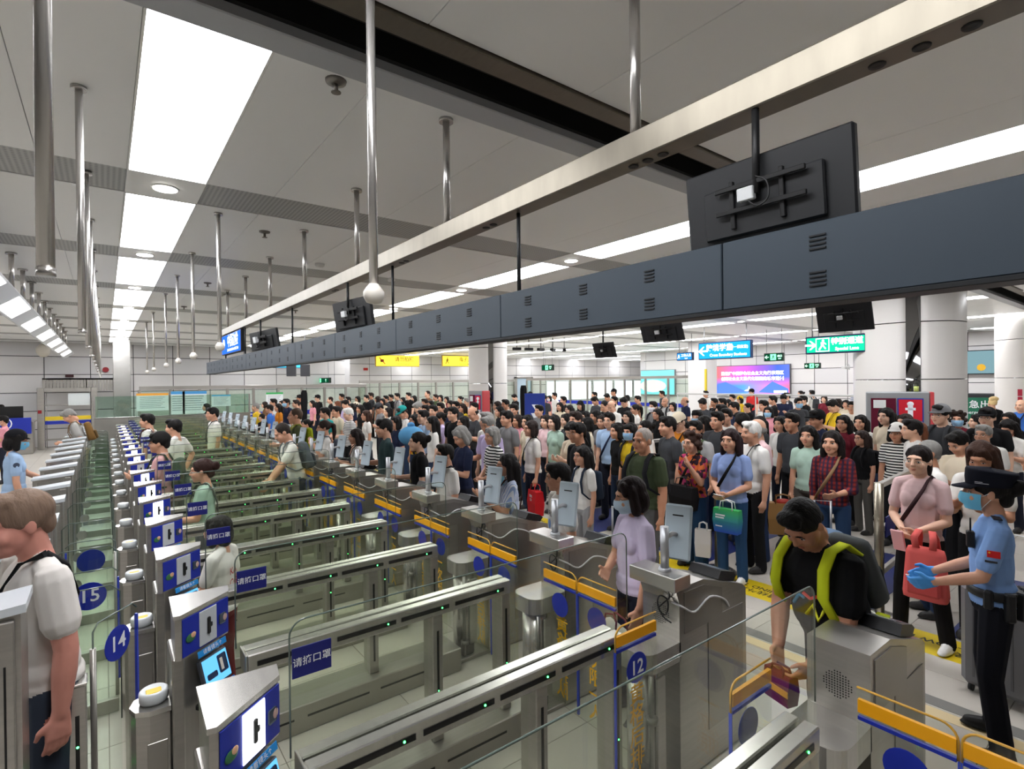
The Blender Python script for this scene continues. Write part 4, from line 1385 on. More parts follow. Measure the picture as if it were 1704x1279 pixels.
def sensor_post(x, y, h, lab):
    t = thing('sensor_post', lab, 'post', (x, y, 0), 0)
    put('casing', MB().cbox(-.03, .03, -.045, .045, 0, h, .004), S1, t)
    put('cap', MB().cbox(-.034, .034, -.05, .05, h, h + .012, .003), S3, t)
    s = put('sensor_slot', MB().box(-.007, .007, -.048, -.045, .1, h - .12), BLK, t)
    for z in (h - .25, h - .42): put('indicator_light', MB().ball((0, -.048, z), .005, 8, 6), GRN, s)
sensor_post(-.105, LP * 3 + .26, .90, 'slim steel sensor post with a black slot beside the exit wing 15')
sensor_post(-.02, LP * 3 - .30, .62, 'short steel sensor post near the exit wing 14')

# --- wall closing the far end of the gate row
t = thing('end_screen', 'steel and glass screen closing the far end of the gate row', 'screen wall', (0, LP * NL + .7, 0))
put('steel_panel', MB().cbox(-.2, 3.3, 0, .05, 0, 1.36, .006), S2, t)
put('glass_top', MB().box(-.2, 3.3, .02, .032, 1.36, 1.90), glass((222, 238, 230), 1.0, 'end_glass'), t)
put('ledge', MB().cbox(-.22, 3.32, -.02, .07, 1.36, 1.38, .003), S3, t)
for x in (-.2, 3.28): put('edge_post', MB().cbox(x - .02, x + .02, .0, .05, 1.38, 1.9, .003), S3, t)
# ---------------------------------------------------------------- far end of the hall, signs, barriers
def at_depth(px, py, d): return Vector((0, 0, CAM_H)) + unproject(px, py) * d
def at_x(px, py, X):
    u = unproject(px, py); return Vector((0, 0, CAM_H)) + u * (X / u.x)
def at_y(px, py, Y):
    u = unproject(px, py); return Vector((0, 0, CAM_H)) + u * (Y / u.y)

# partition of steel posts and glass in front of the back wall
def partition(name, label, p0, p1, zt, n, band=True, zb=0.0):
    p0, p1 = Vector(p0), Vector(p1); d = p1 - p0; L = d.length; rz = math.atan2(d.y, d.x)
    t = thing(name, label, 'partition', (p0.x, p0.y, 0), rz)
    put('top_beam', MB().cbox(0, L, -.05, .05, zt - .13, zt, .006), S1, t)
    pm = MB().cbox(-.045, .045, -.04, .04, 0, zt - .13, .005).mesh('post')
    w = L / n
    gm = MB().box(.05, w - .05, -.006, .006, .12, zt - .15).mesh('pane')
    for i in range(n + 1): put('post', pm, S2, t, (i * w, 0, 0))
    for i in range(n): put('pane', gm, glass((240, 246, 240), 1.0, 'partition_glass'), t, (i * w, 0, 0))
    put('base_rail', MB().cbox(0, L, -.04, .04, .0, .12, .005), S2, t)
    if band: put('blue_band', MB().box(.05, L - .05, -.012, -.008, .95, 1.12), BLUE, t)
    return t
pa = partition('glass_partition', 'glass partition with steel posts and posters in front of the back wall', (.95, 22.2), (9.0, 22.2), 2.14, 9)
put('band_lettering', text_mesh('中国边检   CHINA IMMIGRATION   中国边检', .10, .001), WHT, pa, (3.6, -.015, 1.03), (R(90), 0, 0))
pb = partition('glass_partition', 'glass partition with steel posts below the yellow signs', (9.4, 24.0), (18.5, 24.0), 2.30, 9, False)
pc = partition('glass_partition', 'glass partition in front of the bright bay and the teal advert', (20.2, 25.0), (20.2, 13.6), 2.36, 9)
def poster(label, px, w, z0, z1, head, Y=22.12):
    x = at_y(px, 660, Y).x
    t = thing('wall_poster', label, 'poster', (x, Y, z0))
    h = z1 - z0
    put('sheet', MB().box(-w / 2, w / 2, -.006, .006, 0, h), plain((228, 232, 234), .6), t)
    put('header', MB().box(-w / 2, w / 2, -.010, -.006, h * .87, h), plain(head, .5), t)
    ln = MB()
    for i in range(7): ln.box(-w * .4, w * (.38 - .06 * (i % 3)), -.008, -.006, h * (.76 - .1 * i), h * (.785 - .1 * i))
    o = put('print_lines', ln, plain((120, 126, 132), .6), t); o['kind'] = 'stuff'
poster('white notice sheet with an orange header on the glass partition', 254, .92, 1.30, 1.90, (226, 160, 60))
poster('narrow white notice sheet with a blue header on the glass partition', 296, .42, 1.15, 1.95, (70, 150, 210))
poster('wide white notice sheet with a blue header on the glass partition', 324, .75, 1.15, 1.95, (70, 150, 210))
poster('white picture notice with small portraits on the glass partition', 368, .62, 1.38, 1.80, (90, 170, 220))
poster('pale green notice sheet on the glass partition beside the exit sign', 457, .62, 1.30, 1.85, (60, 170, 90))

# steel grille gate at the back
t = thing('grille_gate', 'stainless double gate with vertical bars and a white notice at the back', 'gate', (-1.83, 24.4, 0))
for x in (.0, 1.45): put('gate_post', MB().cbox(x, x + .18, -.1, .1, 0, 2.12, .008), S1, t)
put('lintel', MB().cbox(.18, 1.45, -.08, .08, 1.98, 2.12, .006), S1, t)
put('upper_frame', MB().cbox(.12, .20, .2, .3, 2.0, 2.46, .004).cbox(1.30, 1.38, .2, .3, 2.0, 2.46, .004).cbox(.12, 1.38, .2, .3, 2.40, 2.46, .004), S1, t)
for i in range(13): put('bar', MB().tube([(.24 + .095 * i, 0, .05), (.24 + .095 * i, 0, 1.98)], .012, 6) if i == 0 else t.children[-1].data, S2, t, (0 if i == 0 else 0 + .095 * i, 0, 0))
for i in range(4): put('upper_bar', MB().tube([(.20, .25, 2.06 + .1 * i), (1.30, .25, 2.06 + .1 * i)], .01, 6), S2, t)
put('cross_bar', MB().cbox(.18, 1.45, -.02, .02, .3, .36, .003).cbox(.18, 1.45, -.02, .02, 1.5, 1.54, .003), S2, t)
put('white_notice', MB().box(.82, 1.42, -.05, -.03, 1.50, 1.92), plain((214, 220, 220), .6), t)
put('yellow_band', MB().box(.20, 1.44, -.05, -.03, 1.0, 1.13), plain((226, 196, 40), .5), t)
put('blue_band', MB().box(.20, 1.44, -.05, -.03, .86, .97), BLUE, t)
put('alarm_lamp', MB().cbox(.02, .12, -.13, -.10, 1.25, 1.36, .005), plain((140, 24, 30), .4), t)
o = tag(put('alarm_box', MB().cbox(-.12, .12, -.06, 0, -.05, .05, .01), plain((60, 20, 24), .5), None, (-1.0, 25.27, 2.55)), 'small dark alarm box on the back wall above the gate', 'alarm')
o = tag(put('fire_bell', MB().lathe([(.10, -.06), (.10, -.02), (.04, 0)], n=16, axis='y').cbox(-.26, -.14, -.05, 0, -.08, .08, .01), plain((150, 24, 34), .4), None, (.05, 25.27, 2.78)), 'red fire bell and strobe on the back wall left of the steel pillar', 'fire bell')
o = tag(put('fire_bell', MB().cbox(-.12, .12, -.08, 0, -.07, .07, .01).lathe([(.07, -.12), (.07, -.06)], n=14, axis='y'), plain((190, 40, 30), .4), None, at_y(608, 614, 28.55)), 'small red fire bell on the wall beside the yellow no photography sign', 'fire bell')
o = tag(put('wall_camera', MB().ball((0, 0, 0), (.19, .19, .22), 14, 10).lathe([(.05, .15), (.05, .35)], n=10), plain((196, 190, 178), .4), None, at_y(72, 583, 23.0)), 'round cream dome camera hanging in front of the back wall', 'camera')

# service desk with its blue sign
t = thing('service_desk', 'steel service desk with a blue lettered sign and monitors', 'desk', (-5.6, 23.2, 0))
put('counter_body', MB().cbox(0, 3.75, 0, .6, 0, 1.02, .01), S2, t)
put('counter_top', MB().cbox(-.05, 3.8, -.1, .7, 1.02, 1.06, .008), S3, t)
sg = put('blue_sign', MB().cbox(1.6, 3.72, -.14, -.11, .66, 1.18, .005), BLUE, t)
put('lettering', text_mesh('岗（9）', .30, .004), WHT, sg, (2.95, -.145, .98), (R(90), 0, 0))
put('small_lettering', text_mesh('POST ( 9 )', .10, .002), WHT, sg, (2.95, -.145, .76), (R(90), 0, 0))
for x in (2.2, 3.2):
    mo = thing('desk_monitor', 'black monitor on the service desk' + (' beside the gate post' if x > 3 else ' at the officer seat'), 'monitor', (-5.6 + x, 23.45, 1.062))
    put('panel', MB().cbox(-.30, .30, -.02, .02, .10, .48, .008), BLK, mo)
    put('stand', MB().cbox(-.03, .03, .0, .03, .0, .15, .004).cbox(-.12, .12, -.06, .1, 0, .015, .004), BLK, mo)
# floor marks
def strip(name, label, x0, x1, y0, y1, col, z=.002, cat='floor marking'):
    return tag(put(name, MB().box(x0, x1, y0, y1, .0004, z), plain(col, .5), None), label, cat)
yl = thing('waiting_line', 'broad yellow waiting line with black lettering on the floor before the crowd', 'floor marking', (0, 0, 0))
put('yellow_tape', MB().box(5.08, 5.50, -.6, 15.9, .0002, .0012), plain((214, 186, 20), .5), yl)
for y in (.75, 2.85, 5.0, 7.2):
    put('lettering', text_mesh('请在黄线外排队等候\nPLEASE WAIT BEHIND THE YELLOW LINE', .105, .002), plain((40, 34, 16), .5), yl, (5.29, y, .0016), (0, 0, R(90)))
strip('metal_strip', 'grey metal threshold strip across the floor in front of the pedestals', 4.30, 4.42, -.6, 15.9, (128, 126, 122))
strip('cream_tape', 'faded cream tape line along the grey metal threshold strip', 4.16, 4.27, -.6, 15.9, (224, 204, 160))
strip('lane_plate', 'light lettered plate strip on the floor beside the cream tape line', 3.84, 3.98, -.6, 15.9, (176, 172, 164))
for i, (a, b_, lab) in enumerate(((.4, 1.35, 'navy blue floor mat beside the policewoman'), (1.95, 2.75, 'navy blue floor mat behind the woman in the pink top'), (3.62, 4.6, 'navy blue floor mat under the woman in the patterned top'), (5.3, 6.3, 'navy blue floor mat further along the waiting line'))):
    strip('floor_mat', lab, 5.56, 7.6, a, b_, (28, 40, 100), .006, 'mat')
strip('yellow_tape', 'short yellow tape mark on the floor behind the left officer', -2.35, -2.15, 17.6, 20.6, (226, 202, 40))

# queue barriers with heavy round feet
def barrier(x, y, L, label, rz=0.0, rails=(1.20, .80, .42), notice=False):
    t = thing('queue_barrier', label, 'barrier', (x, y, 0), rz)
    bs = steel((160, 152, 136), .3, (3, 3, 30), 'barrier_steel')
    for q in (0, L):
        put('post', MB().tube([(q, 0, .03), (q, 0, 1.22)], .038, 12), bs, t)
        put('round_foot', MB().lathe([(.20, 0), (.20, .012), (.16, .04), (.08, .062), (.045, .07)], (q, 0, 0), 24), steel((200, 196, 188), .2, (3, 3, 3), 'chrome_foot'), t)
    for z in rails: put('rail', MB().cbox(.03, L - .03, -.02, .02, z - .03, z + .02, .005), S1, t)
    if notice: put('blue_notice', MB().box(.10, .42, -.03, -.022, .72, .9), NAVY, t)
    return t
barrier(5.46, 1.80, 2.2, 'steel queue barrier beside the woman in the pink top', R(4), notice=True)
t = thing('queue_post', 'single steel queue post with a heavy round foot beside the lilac blue top', 'post', (5.44, 3.36, 0))
put('post', MB().tube([(0, 0, .03), (0, 0, 1.22)], .038, 12), steel((160, 152, 136), .3, (3, 3, 30), 'barrier_steel'), t)
put('round_foot', MB().lathe([(.20, 0), (.20, .012), (.16, .04), (.08, .062), (.045, .07)], n=24), steel((200, 196, 188), .2, (3, 3, 3), 'chrome_foot'), t)
BARR = [(5.4, 7.7, 1.88), (5.3, 5.6, 3.36)]
for y, x, L, w in ((5.35, 6.3, 2.6, 'near the child with the dark backpack'), (7.6, 6.6, 2.8, 'near the person with the red bag'), (10.4, 6.4, 3.0, 'deep in the crowd before the hydrant cabinet')):
    barrier(x, y, L, 'steel queue barrier ' + w, 0); BARR.append((x, x + L, y))
t = thing('far_railing', 'long thin white handrail far behind the crowd below the advert', 'railing', (17.0, 4.6, 0), R(90))
put('handrail', MB().tube([(0, 0, 1.65), (7.5, 0, 1.65)], .03, 8), plain((205, 205, 205), .4), t)
for i in range(6): put('baluster', MB().tube([(1.5 * i, 0, 0), (1.5 * i, 0, 1.65)], .02, 6), plain((190, 190, 190), .4), t)

# hanging signs (plates face the camera side, -X)
def sign(name, label, px0, py0, px1, py1, X, face, strength, rods=True, cat='sign', thick=.12, frame=(16, 40, 80)):
    a = at_x(px0, py0, X); b_ = at_x(px1, py1, X)
    w = abs(a.y - b_.y); h = abs(a.z - b_.z)
    t = thing(name, label, cat, (X, (a.y + b_.y) / 2, (a.z + b_.z) / 2), R(-90))
    put('case', MB().cbox(-w / 2, w / 2, .0, thick, -h / 2, h / 2, .01), plain(frame, .5), t)
    put('lit_face', MB().box(-w / 2 + .03, w / 2 - .03, -.006, 0, -h / 2 + .03, h / 2 - .03), emit(face, strength), t)
    if rods:
        for s in (-.4, .4):
            put('hanger_rod', MB().tube([(s * w, thick / 2, h / 2), (s * w, thick / 2, CEIL - t.location.z)], .012, 6), plain((170, 172, 176), .4, .5), t)
    return t, w, h
def words(t, s, size, x, z, m, bold=.004):
    return put('lettering', text_mesh(s, size, bold), m, t, (x, -.012, z), (R(90), 0, 0))
WL = emit((245, 250, 255), 2.2)
def arrow(t, x, z, s, left=True, m=None):
    d = 1 if left else -1
    put('arrow', MB().prism([(-.5 * d * s, 0), (0, .42 * s), (.14 * d * s, .42 * s), (-.18 * d * s, .08 * s), (.5 * d * s, .08 * s), (.5 * d * s, -.08 * s), (-.18 * d * s, -.08 * s), (.14 * d * s, -.42 * s), (0, -.42 * s)], 'y', -.012, -.008), m or WL, t, (x, 0, z))
def runner(t, x, z, s, m):
    """running figure pictogram"""
    r = put('running_figure', MB().ball((.05 * s, -.01, .34 * s), (.09 * s, .004, .09 * s), 10, 6).prism([(-.12 * s, .22 * s), (.14 * s, .24 * s), (.08 * s, -.06 * s), (-.1 * s, -.06 * s)], 'y', -.012, -.008)
        .prism([(-.1 * s, -.06 * s), (.02 * s, -.06 * s), (-.2 * s, -.42 * s), (-.3 * s, -.36 * s)], 'y', -.012, -.008).prism([(0, -.06 * s), (.1 * s, -.04 * s), (.28 * s, -.3 * s), (.2 * s, -.36 * s)], 'y', -.012, -.008)
        .prism([(.12 * s, .22 * s), (.3 * s, .06 * s), (.26 * s, 0), (.08 * s, .14 * s)], 'y', -.012, -.008), m, t, (x, 0, z))
    return r
t, w, h = sign('hanging_sign', 'blue lit sign with a white left arrow for cross boundary students', 1162, 571, 1250, 595, 14.5, (30, 150, 225), 1.3)
arrow(t, -w * .40, 0, h * .62); words(t, '跨境学童', h * .42, -w * .08, h * .14, WL); words(t, '(第一候检室)', h * .20, w * .28, h * .14, WL, .001)
words(t, 'Cross Boundary Students', h * .22, w * .08, -h * .26, WL, .002)
t, w, h = sign('hanging_sign', 'green lit sign with a white right arrow and accessible lane symbol', 1340, 561, 1442, 585, 11.0, (20, 190, 140), 1.3)
arrow(t, -w * .40, 0, h * .62, False); 
put('pictogram_frame', MB().box(-.36 * h, .36 * h, -.010, -.007, -.38 * h, -.34 * h).box(-.36 * h, .36 * h, -.010, -.007, .34 * h, .38 * h).box(-.36 * h, -.32 * h, -.010, -.007, -.38 * h, .38 * h).box(.32 * h, .36 * h, -.010, -.007, -.38 * h, .38 * h), WL, t, (-w * .20, 0, 0))
runner(t, -w * .20, 0, h * .7, WL)
words(t, '特别通道', h * .40, w * .20, h * .14, WL); words(t, 'Special Lane', h * .24, w * .20, -h * .26, WL, .002)
t, w, h = sign('hanging_sign', 'small blue lit staff sign left of the white square pillar', 1126, 587, 1152, 599, 16.0, (40, 130, 220), 1.3)
words(t, '工作人员', h * .36, w * .12, h * .12, WL, .002); words(t, 'Staff', h * .22, w * .12, -h * .25, WL, .001); runner(t, -w * .36, 0, h * .6, WL)
GREENW = emit((190, 255, 220), 2.0)
def exit_sign(label, px0, py0, px1, py1, X, left=True):
    t, w, h = sign('exit_sign', label, px0, py0, px1, py1, X, (14, 92, 60), .5, frame=(12, 40, 30))
    put('lit_square', MB().box(-h * .36, h * .36, -.010, -.006, -h * .38, h * .38), emit((120, 240, 170), 1.6), t)
    r = runner(t, 0, 0, h * .62, plain((10, 60, 40), .5)); r.location.y = -.004
    if left: arrow(t, -w * .34, 0, h * .5, True, GREENW)
    words(t, '出口', h * .30, w * .34, h * .1, GREENW, .002); words(t, 'EXIT', h * .18, w * .34, -h * .22, GREENW, .001)
exit_sign('green lit exit sign with a left arrow right of the student sign', 1271, 588, 1303, 600, 17.0)
exit_sign('green lit exit sign with a left arrow below the green lane sign', 1338, 604, 1364, 613, 19.0)
exit_sign('green lit exit sign hanging before the bright far bay', 901, 607, 919, 616, 15.0, False)
exit_sign('green lit exit sign hanging above the glass partition at the back', 521, 629, 547, 637, 8.0, False)
# yellow signs on the bay wall (faces -Y)
YLT = emit((255, 222, 60), 1.5)
def yellow_sign(label, px0, px1, py0, py1, Y, txt, en, cam_icon):
    a = at_y(px0, py0, Y); b_ = at_y(px1, py1, Y); w = b_.x - a.x; h = a.z - b_.z
    t = thing('hanging_sign', label, 'sign', ((a.x + b_.x) / 2, Y, (a.z + b_.z) / 2))
    put('case', MB().cbox(-w / 2, w / 2, 0, .12, -h / 2, h / 2, .01), plain((160, 130, 40), .5), t)
    put('lit_face', MB().box(-w / 2 + .03, w / 2 - .03, -.006, 0, -h / 2 + .03, h / 2 - .03), YLT, t)
    bk = plain((110, 64, 10), .5)
    words(t, txt, h * .46, w * .14, h * .12, bk, .004); words(t, en, h * .20, w * .14, -h * .28, bk, .001)
    if cam_icon:
        put('camera_pictogram', MB().prism([(-.16 * h, -.12 * h), (.16 * h, -.12 * h), (.16 * h, .12 * h), (-.16 * h, .12 * h)], 'y', -.012, -.008).lathe([(.09 * h, -.014), (.09 * h, -.012)], n=14, axis='y'), plain((60, 30, 10), .5), t, (-w * .36, 0, 0))
        put('red_slash', MB().prism([(-.3 * h, .26 * h), (-.24 * h, .32 * h), (.3 * h, -.26 * h), (.24 * h, -.32 * h)], 'y', -.018, -.015), plain((200, 30, 20), .5), t, (-w * .36, 0, 0))
    else: runner(t, -w * .38, 0, h * .7, bk)
    for s in (-.4, .4): put('hanger_rod', MB().tube([(s * w, .06, h / 2), (s * w, .06, CEIL - t.location.z)], .015, 6), plain((170, 172, 176), .4, .5), t)
yellow_sign('yellow lit no photography sign with a crossed-out camera', 625, 698, 590, 610, 26.5, '请勿拍照', 'No Photography', True)
yellow_sign('yellow lit surveillance sign half hidden by the round column', 736, 800, 591, 610, 26.5, '电子监控', 'Electronic Monitoring', False)

# advert on the right wall
def advert_material():
    m, nt, out = nodemat('advert_backlit_print')
    tc = nt.nodes.new('ShaderNodeTexCoord'); sp = nt.nodes.new('ShaderNodeSeparateXYZ')
    nt.links.new(tc.outputs['Generated'], sp.inputs[0])
    r1 = nt.nodes.new('ShaderNodeValToRGB')
    els = [(0, (225, 110, 110)), (.3, (220, 100, 190)), (.6, (150, 90, 220)), (.85, (70, 100, 225)), (1, (90, 110, 230))]
    r1.color_ramp.elements[0].color = lin(els[0][1]); r1.color_ramp.elements[1].color = lin(els[-1][1])
    for p, c in els[1:-1]:
        e = r1.color_ramp.elements.new(p); e.color = lin(c)
    r2 = nt.nodes.new('ShaderNodeValToRGB')
    els = [(0, (60, 110, 230)), (.4, (90, 150, 240)), (.7, (190, 130, 220)), (1, (235, 110, 150))]
    r2.color_ramp.elements[0].color = lin(els[0][1]); r2.color_ramp.elements[1].color = lin(els[-1][1])
    for p, c in els[1:-1]:
        e = r2.color_ramp.elements.new(p); e.color = lin(c)
    mx = nt.nodes.new('ShaderNodeMix'); mx.data_type = 'RGBA'
    em = nt.nodes.new('ShaderNodeEmission'); em.inputs[1].default_value = 1.15
    nt.links.new(sp.outputs['X'], r1.inputs[0]); nt.links.new(sp.outputs['X'], r2.inputs[0])
    rz = nt.nodes.new('ShaderNodeValToRGB'); rz.color_ramp.elements[0].position = .3; rz.color_ramp.elements[1].position = .6
    nt.links.new(sp.outputs['Z'], rz.inputs[0]); nt.links.new(rz.outputs[0], mx.inputs['Factor'])
    nt.links.new(r2.outputs[0], mx.inputs['A']); nt.links.new(r1.outputs[0], mx.inputs['B'])
    nt.links.new(mx.outputs['Result'], em.inputs[0]); nt.links.new(em.outputs[0], out.inputs[0])
    return m
t, w, h = sign('advert_board', 'wide backlit pink and blue advert with two lines of white slogan', 1192, 609, 1315, 658, 24.44, (200, 120, 200), 1.0, False, 'advert', .12, (90, 90, 94))
for ch in t.children:
    if ch.name.startswith('lit_face'): ch.material_slots[0].material = advert_material()
words(t, '建设好中国特色社会主义先行示范区', h * .135, 0, h * .22, WL, .004); words(t, '创建社会主义现代化强国的城市范例', h * .135, 0, h * .04, WL, .004)
put('white_sail', MB().prism([(-.25, -.36 * h), (.25, -.36 * h), (.04, -.30 * h), (.0, -.20 * h), (-.06, -.3 * h)], 'y', -.012, -.008), WL, t, (-.1, 0, 0))
put('hill_shapes', MB().prism([(-w * .48, -.46 * h), (-w * .48, -.12 * h), (-w * .36, -.06 * h), (-w * .2, -.24 * h), (-w * .05, -.4 * h)], 'y', -.010, -.007).prism([(w * .1, -.4 * h), (w * .28, -.05 * h), (w * .48, -.28 * h), (w * .48, -.46 * h)], 'y', -.010, -.007), emit((90, 130, 225), 1.0), t)
put('small_caption', MB().box(w * .30, w * .46, -.012, -.008, -.42 * h, -.34 * h), WL, t)
t, w, h = sign('advert_board', 'teal and yellow backlit advert left of the white square pillar', 1066, 616, 1123, 657, 24.44, (120, 225, 225), 1.2, False, 'advert', .12, (120, 120, 124))
put('yellow_flare', MB().ball((-.3, -.006, -.2), (.9, .004, .35), 16, 8), emit((225, 245, 215), 1.2), t)
t, w, h = sign('advert_board', 'pale teal board with a small yellow emblem seen between the big columns', 1588, 584, 1662, 622, 24.44, (150, 190, 200), .5, False, 'advert', .12, (30, 34, 40))
put('yellow_emblem', MB().lathe([(.12, -.014), (.12, -.008)], n=16, axis='y'), plain((220, 170, 40), .5), t, (w * .12, 0, -h * .22))

# windows of the bay
wx = at_y(925, 640, YB).x
for i in range(5):
    x = wx - 1.0 + 2.35 * i
    f = struct('window_%d' % (i + 1), MB().cbox(x, x + 2.2, YB - .10, YB - .04, .75, 2.25, .01), plain((200, 202, 204), .4), 'bright window in the far bay wall')
    for s in (0, 1):
        put('pane', MB().box(x + .08 + 1.04 * s, x + 1.06 + 1.04 * s, YB - .115, YB - .10, .85, 2.15), emit((232, 240, 250), 2.0), f)
t = thing('open_doorway', 'pale blue doorway at the back of the bay left of the bright windows', 'door', tuple(at_y(873, 640, YB - .3).to_2d()) + (0,))
put('frame', MB().cbox(-.75, -.62, 0, .2, 0, 2.5, .01).cbox(.62, .75, 0, .2, 0, 2.5, .01).cbox(-.75, .75, 0, .2, 2.4, 2.5, .01), S1, t)
put('leaf', MB().cbox(-.60, .60, .08, .14, 0, 2.38, .01), plain((170, 190, 205), .5), t)

# fire cabinets, stands and small things near the columns
def hydrant_board(label, px0, px1, py0, d, w, h, open_side):
    c = at_depth((px0 + px1) / 2, py0, d)
    t = thing('fire_cabinet', label, 'fire cabinet', (c.x, c.y, 0), R(-70 + 0))
    H = c.z
    put('body', MB().cbox(-w / 2, w / 2, 0, .28, 0, H, .015), plain((150, 152, 154), .4, .3), t)
    put('dark_door', MB().box(-w * .42, -w * .02, -.006, 0, .3, H - .1), plain((92, 24, 44), .25), t)
    pp = put('red_poster', MB().box(-w * .0, w * .40, -.012, -.004, H - .85, H - .10), plain((40, 56, 150), .5), t)
    put('poster_red', MB().box(w * .02, w * .38, -.016, -.012, H - .46, H - .12), plain((200, 26, 44), .5), pp)
    put('hydrant_symbol', MB().box(w * .16, w * .24, -.019, -.016, H - .44, H - .2).box(w * .12, w * .28, -.019, -.016, H - .29, H - .25).ball((w * .2, -.017, H - .19), (.045, .004, .04), 10, 6), WHT, pp)
    put('poster_white', MB().box(w * .02, w * .38, -.016, -.012, H - .58, H - .47), plain((225, 225, 225), .5), pp)
    put('poster_lines', MB().box(w * .02, w * .38, -.016, -.012, H - .82, H - .60), plain((196, 40, 56), .5), pp)
    put('red_side', MB().cbox(w / 2, w / 2 + .05, -.02, .26, 0, H, .01), plain((196, 70, 74), .5), t)
    put('white_label', MB().box(-w * .38, -w * .18, -.010, -.006, H - .26, H - .13), plain((220, 222, 222), .5), t)
    return t, H
fc, H1 = hydrant_board('grey fire cabinet with a red hydrant poster before the massive round column', 1446, 1540, 652, 8.6, .84, 1.9, True)
bl = thing('drink_bottle', 'small clear bottle with pale yellow drink on top of the fire cabinet', 'bottle', (fc.location.x + .12, fc.location.y - .22, H1))
put('bottle_body', MB().lathe([(.03, 0), (.036, .01), (.036, .12), (.014, .17), (.014, .19)], n=14), glass((235, 240, 235), 1.0, 'bottle_plastic'), bl)
put('drink', MB().lathe([(.028, .006), (.033, .012), (.033, .09)], n=14), plain((206, 210, 120), .3), bl)
put('bottle_cap', MB().lathe([(.017, .19), (.017, .22)], n=12), plain((30, 30, 34), .5), bl)
hydrant_board('small red hydrant cabinet in front of the round column by the yellow signs', 776, 806, 650, 13.2, .42, 1.9, True)
for (px, py, d, lab) in ((1681, 648, 13.2, 'strip of small red notices on the right round column'),):
    c = at_depth(px, py, d); dd = (c.xy - Vector((19.1, 2.75))).normalized() * .805; c.x = 19.1 + dd.x; c.y = 2.75 + dd.y
    t = thing('notice_strip', lab, 'notice', (c.x, c.y, c.z), R(-80))
    for i in range(3): put('red_notice', MB().box(-.06, .06, -.004, .004, -.19 * i - .17, -.19 * i), plain((196, 40, 70), .5), t)
c = at_depth(890, 668, 12.5)
t = thing('standing_sign', 'blue standing sign board with a white symbol among the crowd', 'sign', (c.x, c.y, 0), R(-30))
put('board', MB().cbox(-.24, .24, -.02, .02, 1.2, 1.88, .006), plain((36, 60, 150), .5), t)
put('symbol', MB().prism([(-.08, 1.62), (.08, 1.62), (0, 1.5)], 'y', -.026, -.02).prism([(-.1, 1.42), (.1, 1.42), (.03, 1.3), (-.03, 1.3)], 'y', -.026, -.02), WHT, t)
put('pole', MB().tube([(0, .01, 0), (0, .01, 1.2)], .02, 8).lathe([(.2, 0), (.2, .02)], n=20), S2, t)
c = at_depth(622, 662, 17)
# speaker boxes and screen hanging at the back
for i, px in enumerate((485, 508)):
    c = at_depth(px, 616, 17.0)
    t = thing('speaker_box', 'dark grey box hanging before the back wall, ' + ('left one of the pair' if i == 0 else 'beside its twin near the exit sign'), 'speaker', tuple(c), R(-20))
    put('case', MB().cbox(-.14, .14, -.12, .12, -.19, .19, .01), plain((62, 62, 66), .5), t)
    put('hanger', MB().tube([(0, 0, .19), (0, 0, CEIL - c.z)], .012, 6), blk2, t)
c = at_depth(479, 609, 17.4)
t = thing('lit_sign', 'thin cyan lit sign behind the two hanging grey boxes', 'sign', tuple(c), R(-8))
put('case', MB().cbox(-.45, .45, 0, .06, -.06, .10, .006), blk2, t)
put('lit_face', MB().box(-.43, .43, -.005, 0, -.045, .085), emit((70, 180, 235), 1.3), t)
put('hanger', MB().tube([(-.3, .03, .1), (-.3, .03, CEIL - c.z)], .012, 6), blk2, t)
# security camera on a pole before the green lane sign's wall
c = at_depth(1407, 612, 15.0)
t = thing('security_camera', 'white bullet security camera on a thin pole below the green lane sign', 'camera', tuple(c))
put('housing', MB().cbox(-.16, .16, -.05, .05, -.03, .05, .01), plain((225, 225, 225), .4), t)
put('pole', MB().tube([(.0, 0, .05), (.0, 0, CEIL - c.z)], .014, 8), plain((200, 200, 200), .4), t)
put('cable_loop', MB().tube([(.16, 0, 0), (.26, 0, -.04), (.28, 0, .06), (.2, 0, .1), (.05, 0, .12)], .01, 6), plain((215, 215, 215), .4), t)
for i, px in enumerate((860, 880, 900, 920, 939)):
    c = at_depth(px, 580 + i * .6, 19.5)
    t = thing('track_camera', 'small black camera on the white ceiling track of the bay', 'camera', tuple(c), R(20 * i - 30), 'black cameras on the white track')
    put('housing', MB().cbox(-.16, .16, -.06, .06, -.05, .05, .01), blk2, t)
    put('stem', MB().tube([(0, 0, .05), (0, 0, CEIL - c.z)], .014, 6), blk2, t)
# emergency exit boards behind the far railing
c = at_depth(1630, 672, 15.5)
t = thing('exit_board', 'dark green emergency exit board behind the crowd right of the massive column', 'sign', (c.x, c.y, 0), R(-75))
put('board', MB().cbox(-.65, .65, -.02, .02, .7, 1.55, .006), plain((24, 104, 78), .5), t)
put('lettering', text_mesh('紧急出口', .24, .003), WHT, t, (0, -.024, 1.34), (R(90), 0, 0))
put('small_lettering', text_mesh('Emergency Exit', .13, .001), WHT, t, (0, -.024, 1.12), (R(90), 0, 0))
put('leg', MB().box(-.6, -.56, -.015, .015, 0, .7).box(.56, .6, -.015, .015, 0, .7), S2, t)
t = thing('service_counter', 'pale far counter with dark fascia behind the right round column', 'counter', (22.5, 1.9, 0), R(0))
put('counter_body', MB().cbox(-.4, .4, -1.5, 4.0, 0, 1.15, .02), plain((200, 202, 204), .4), t)
put('dark_fascia', MB().cbox(-.5, .3, -1.6, 4.1, 1.42, 1.62, .02), plain((44, 46, 50), .4), t)
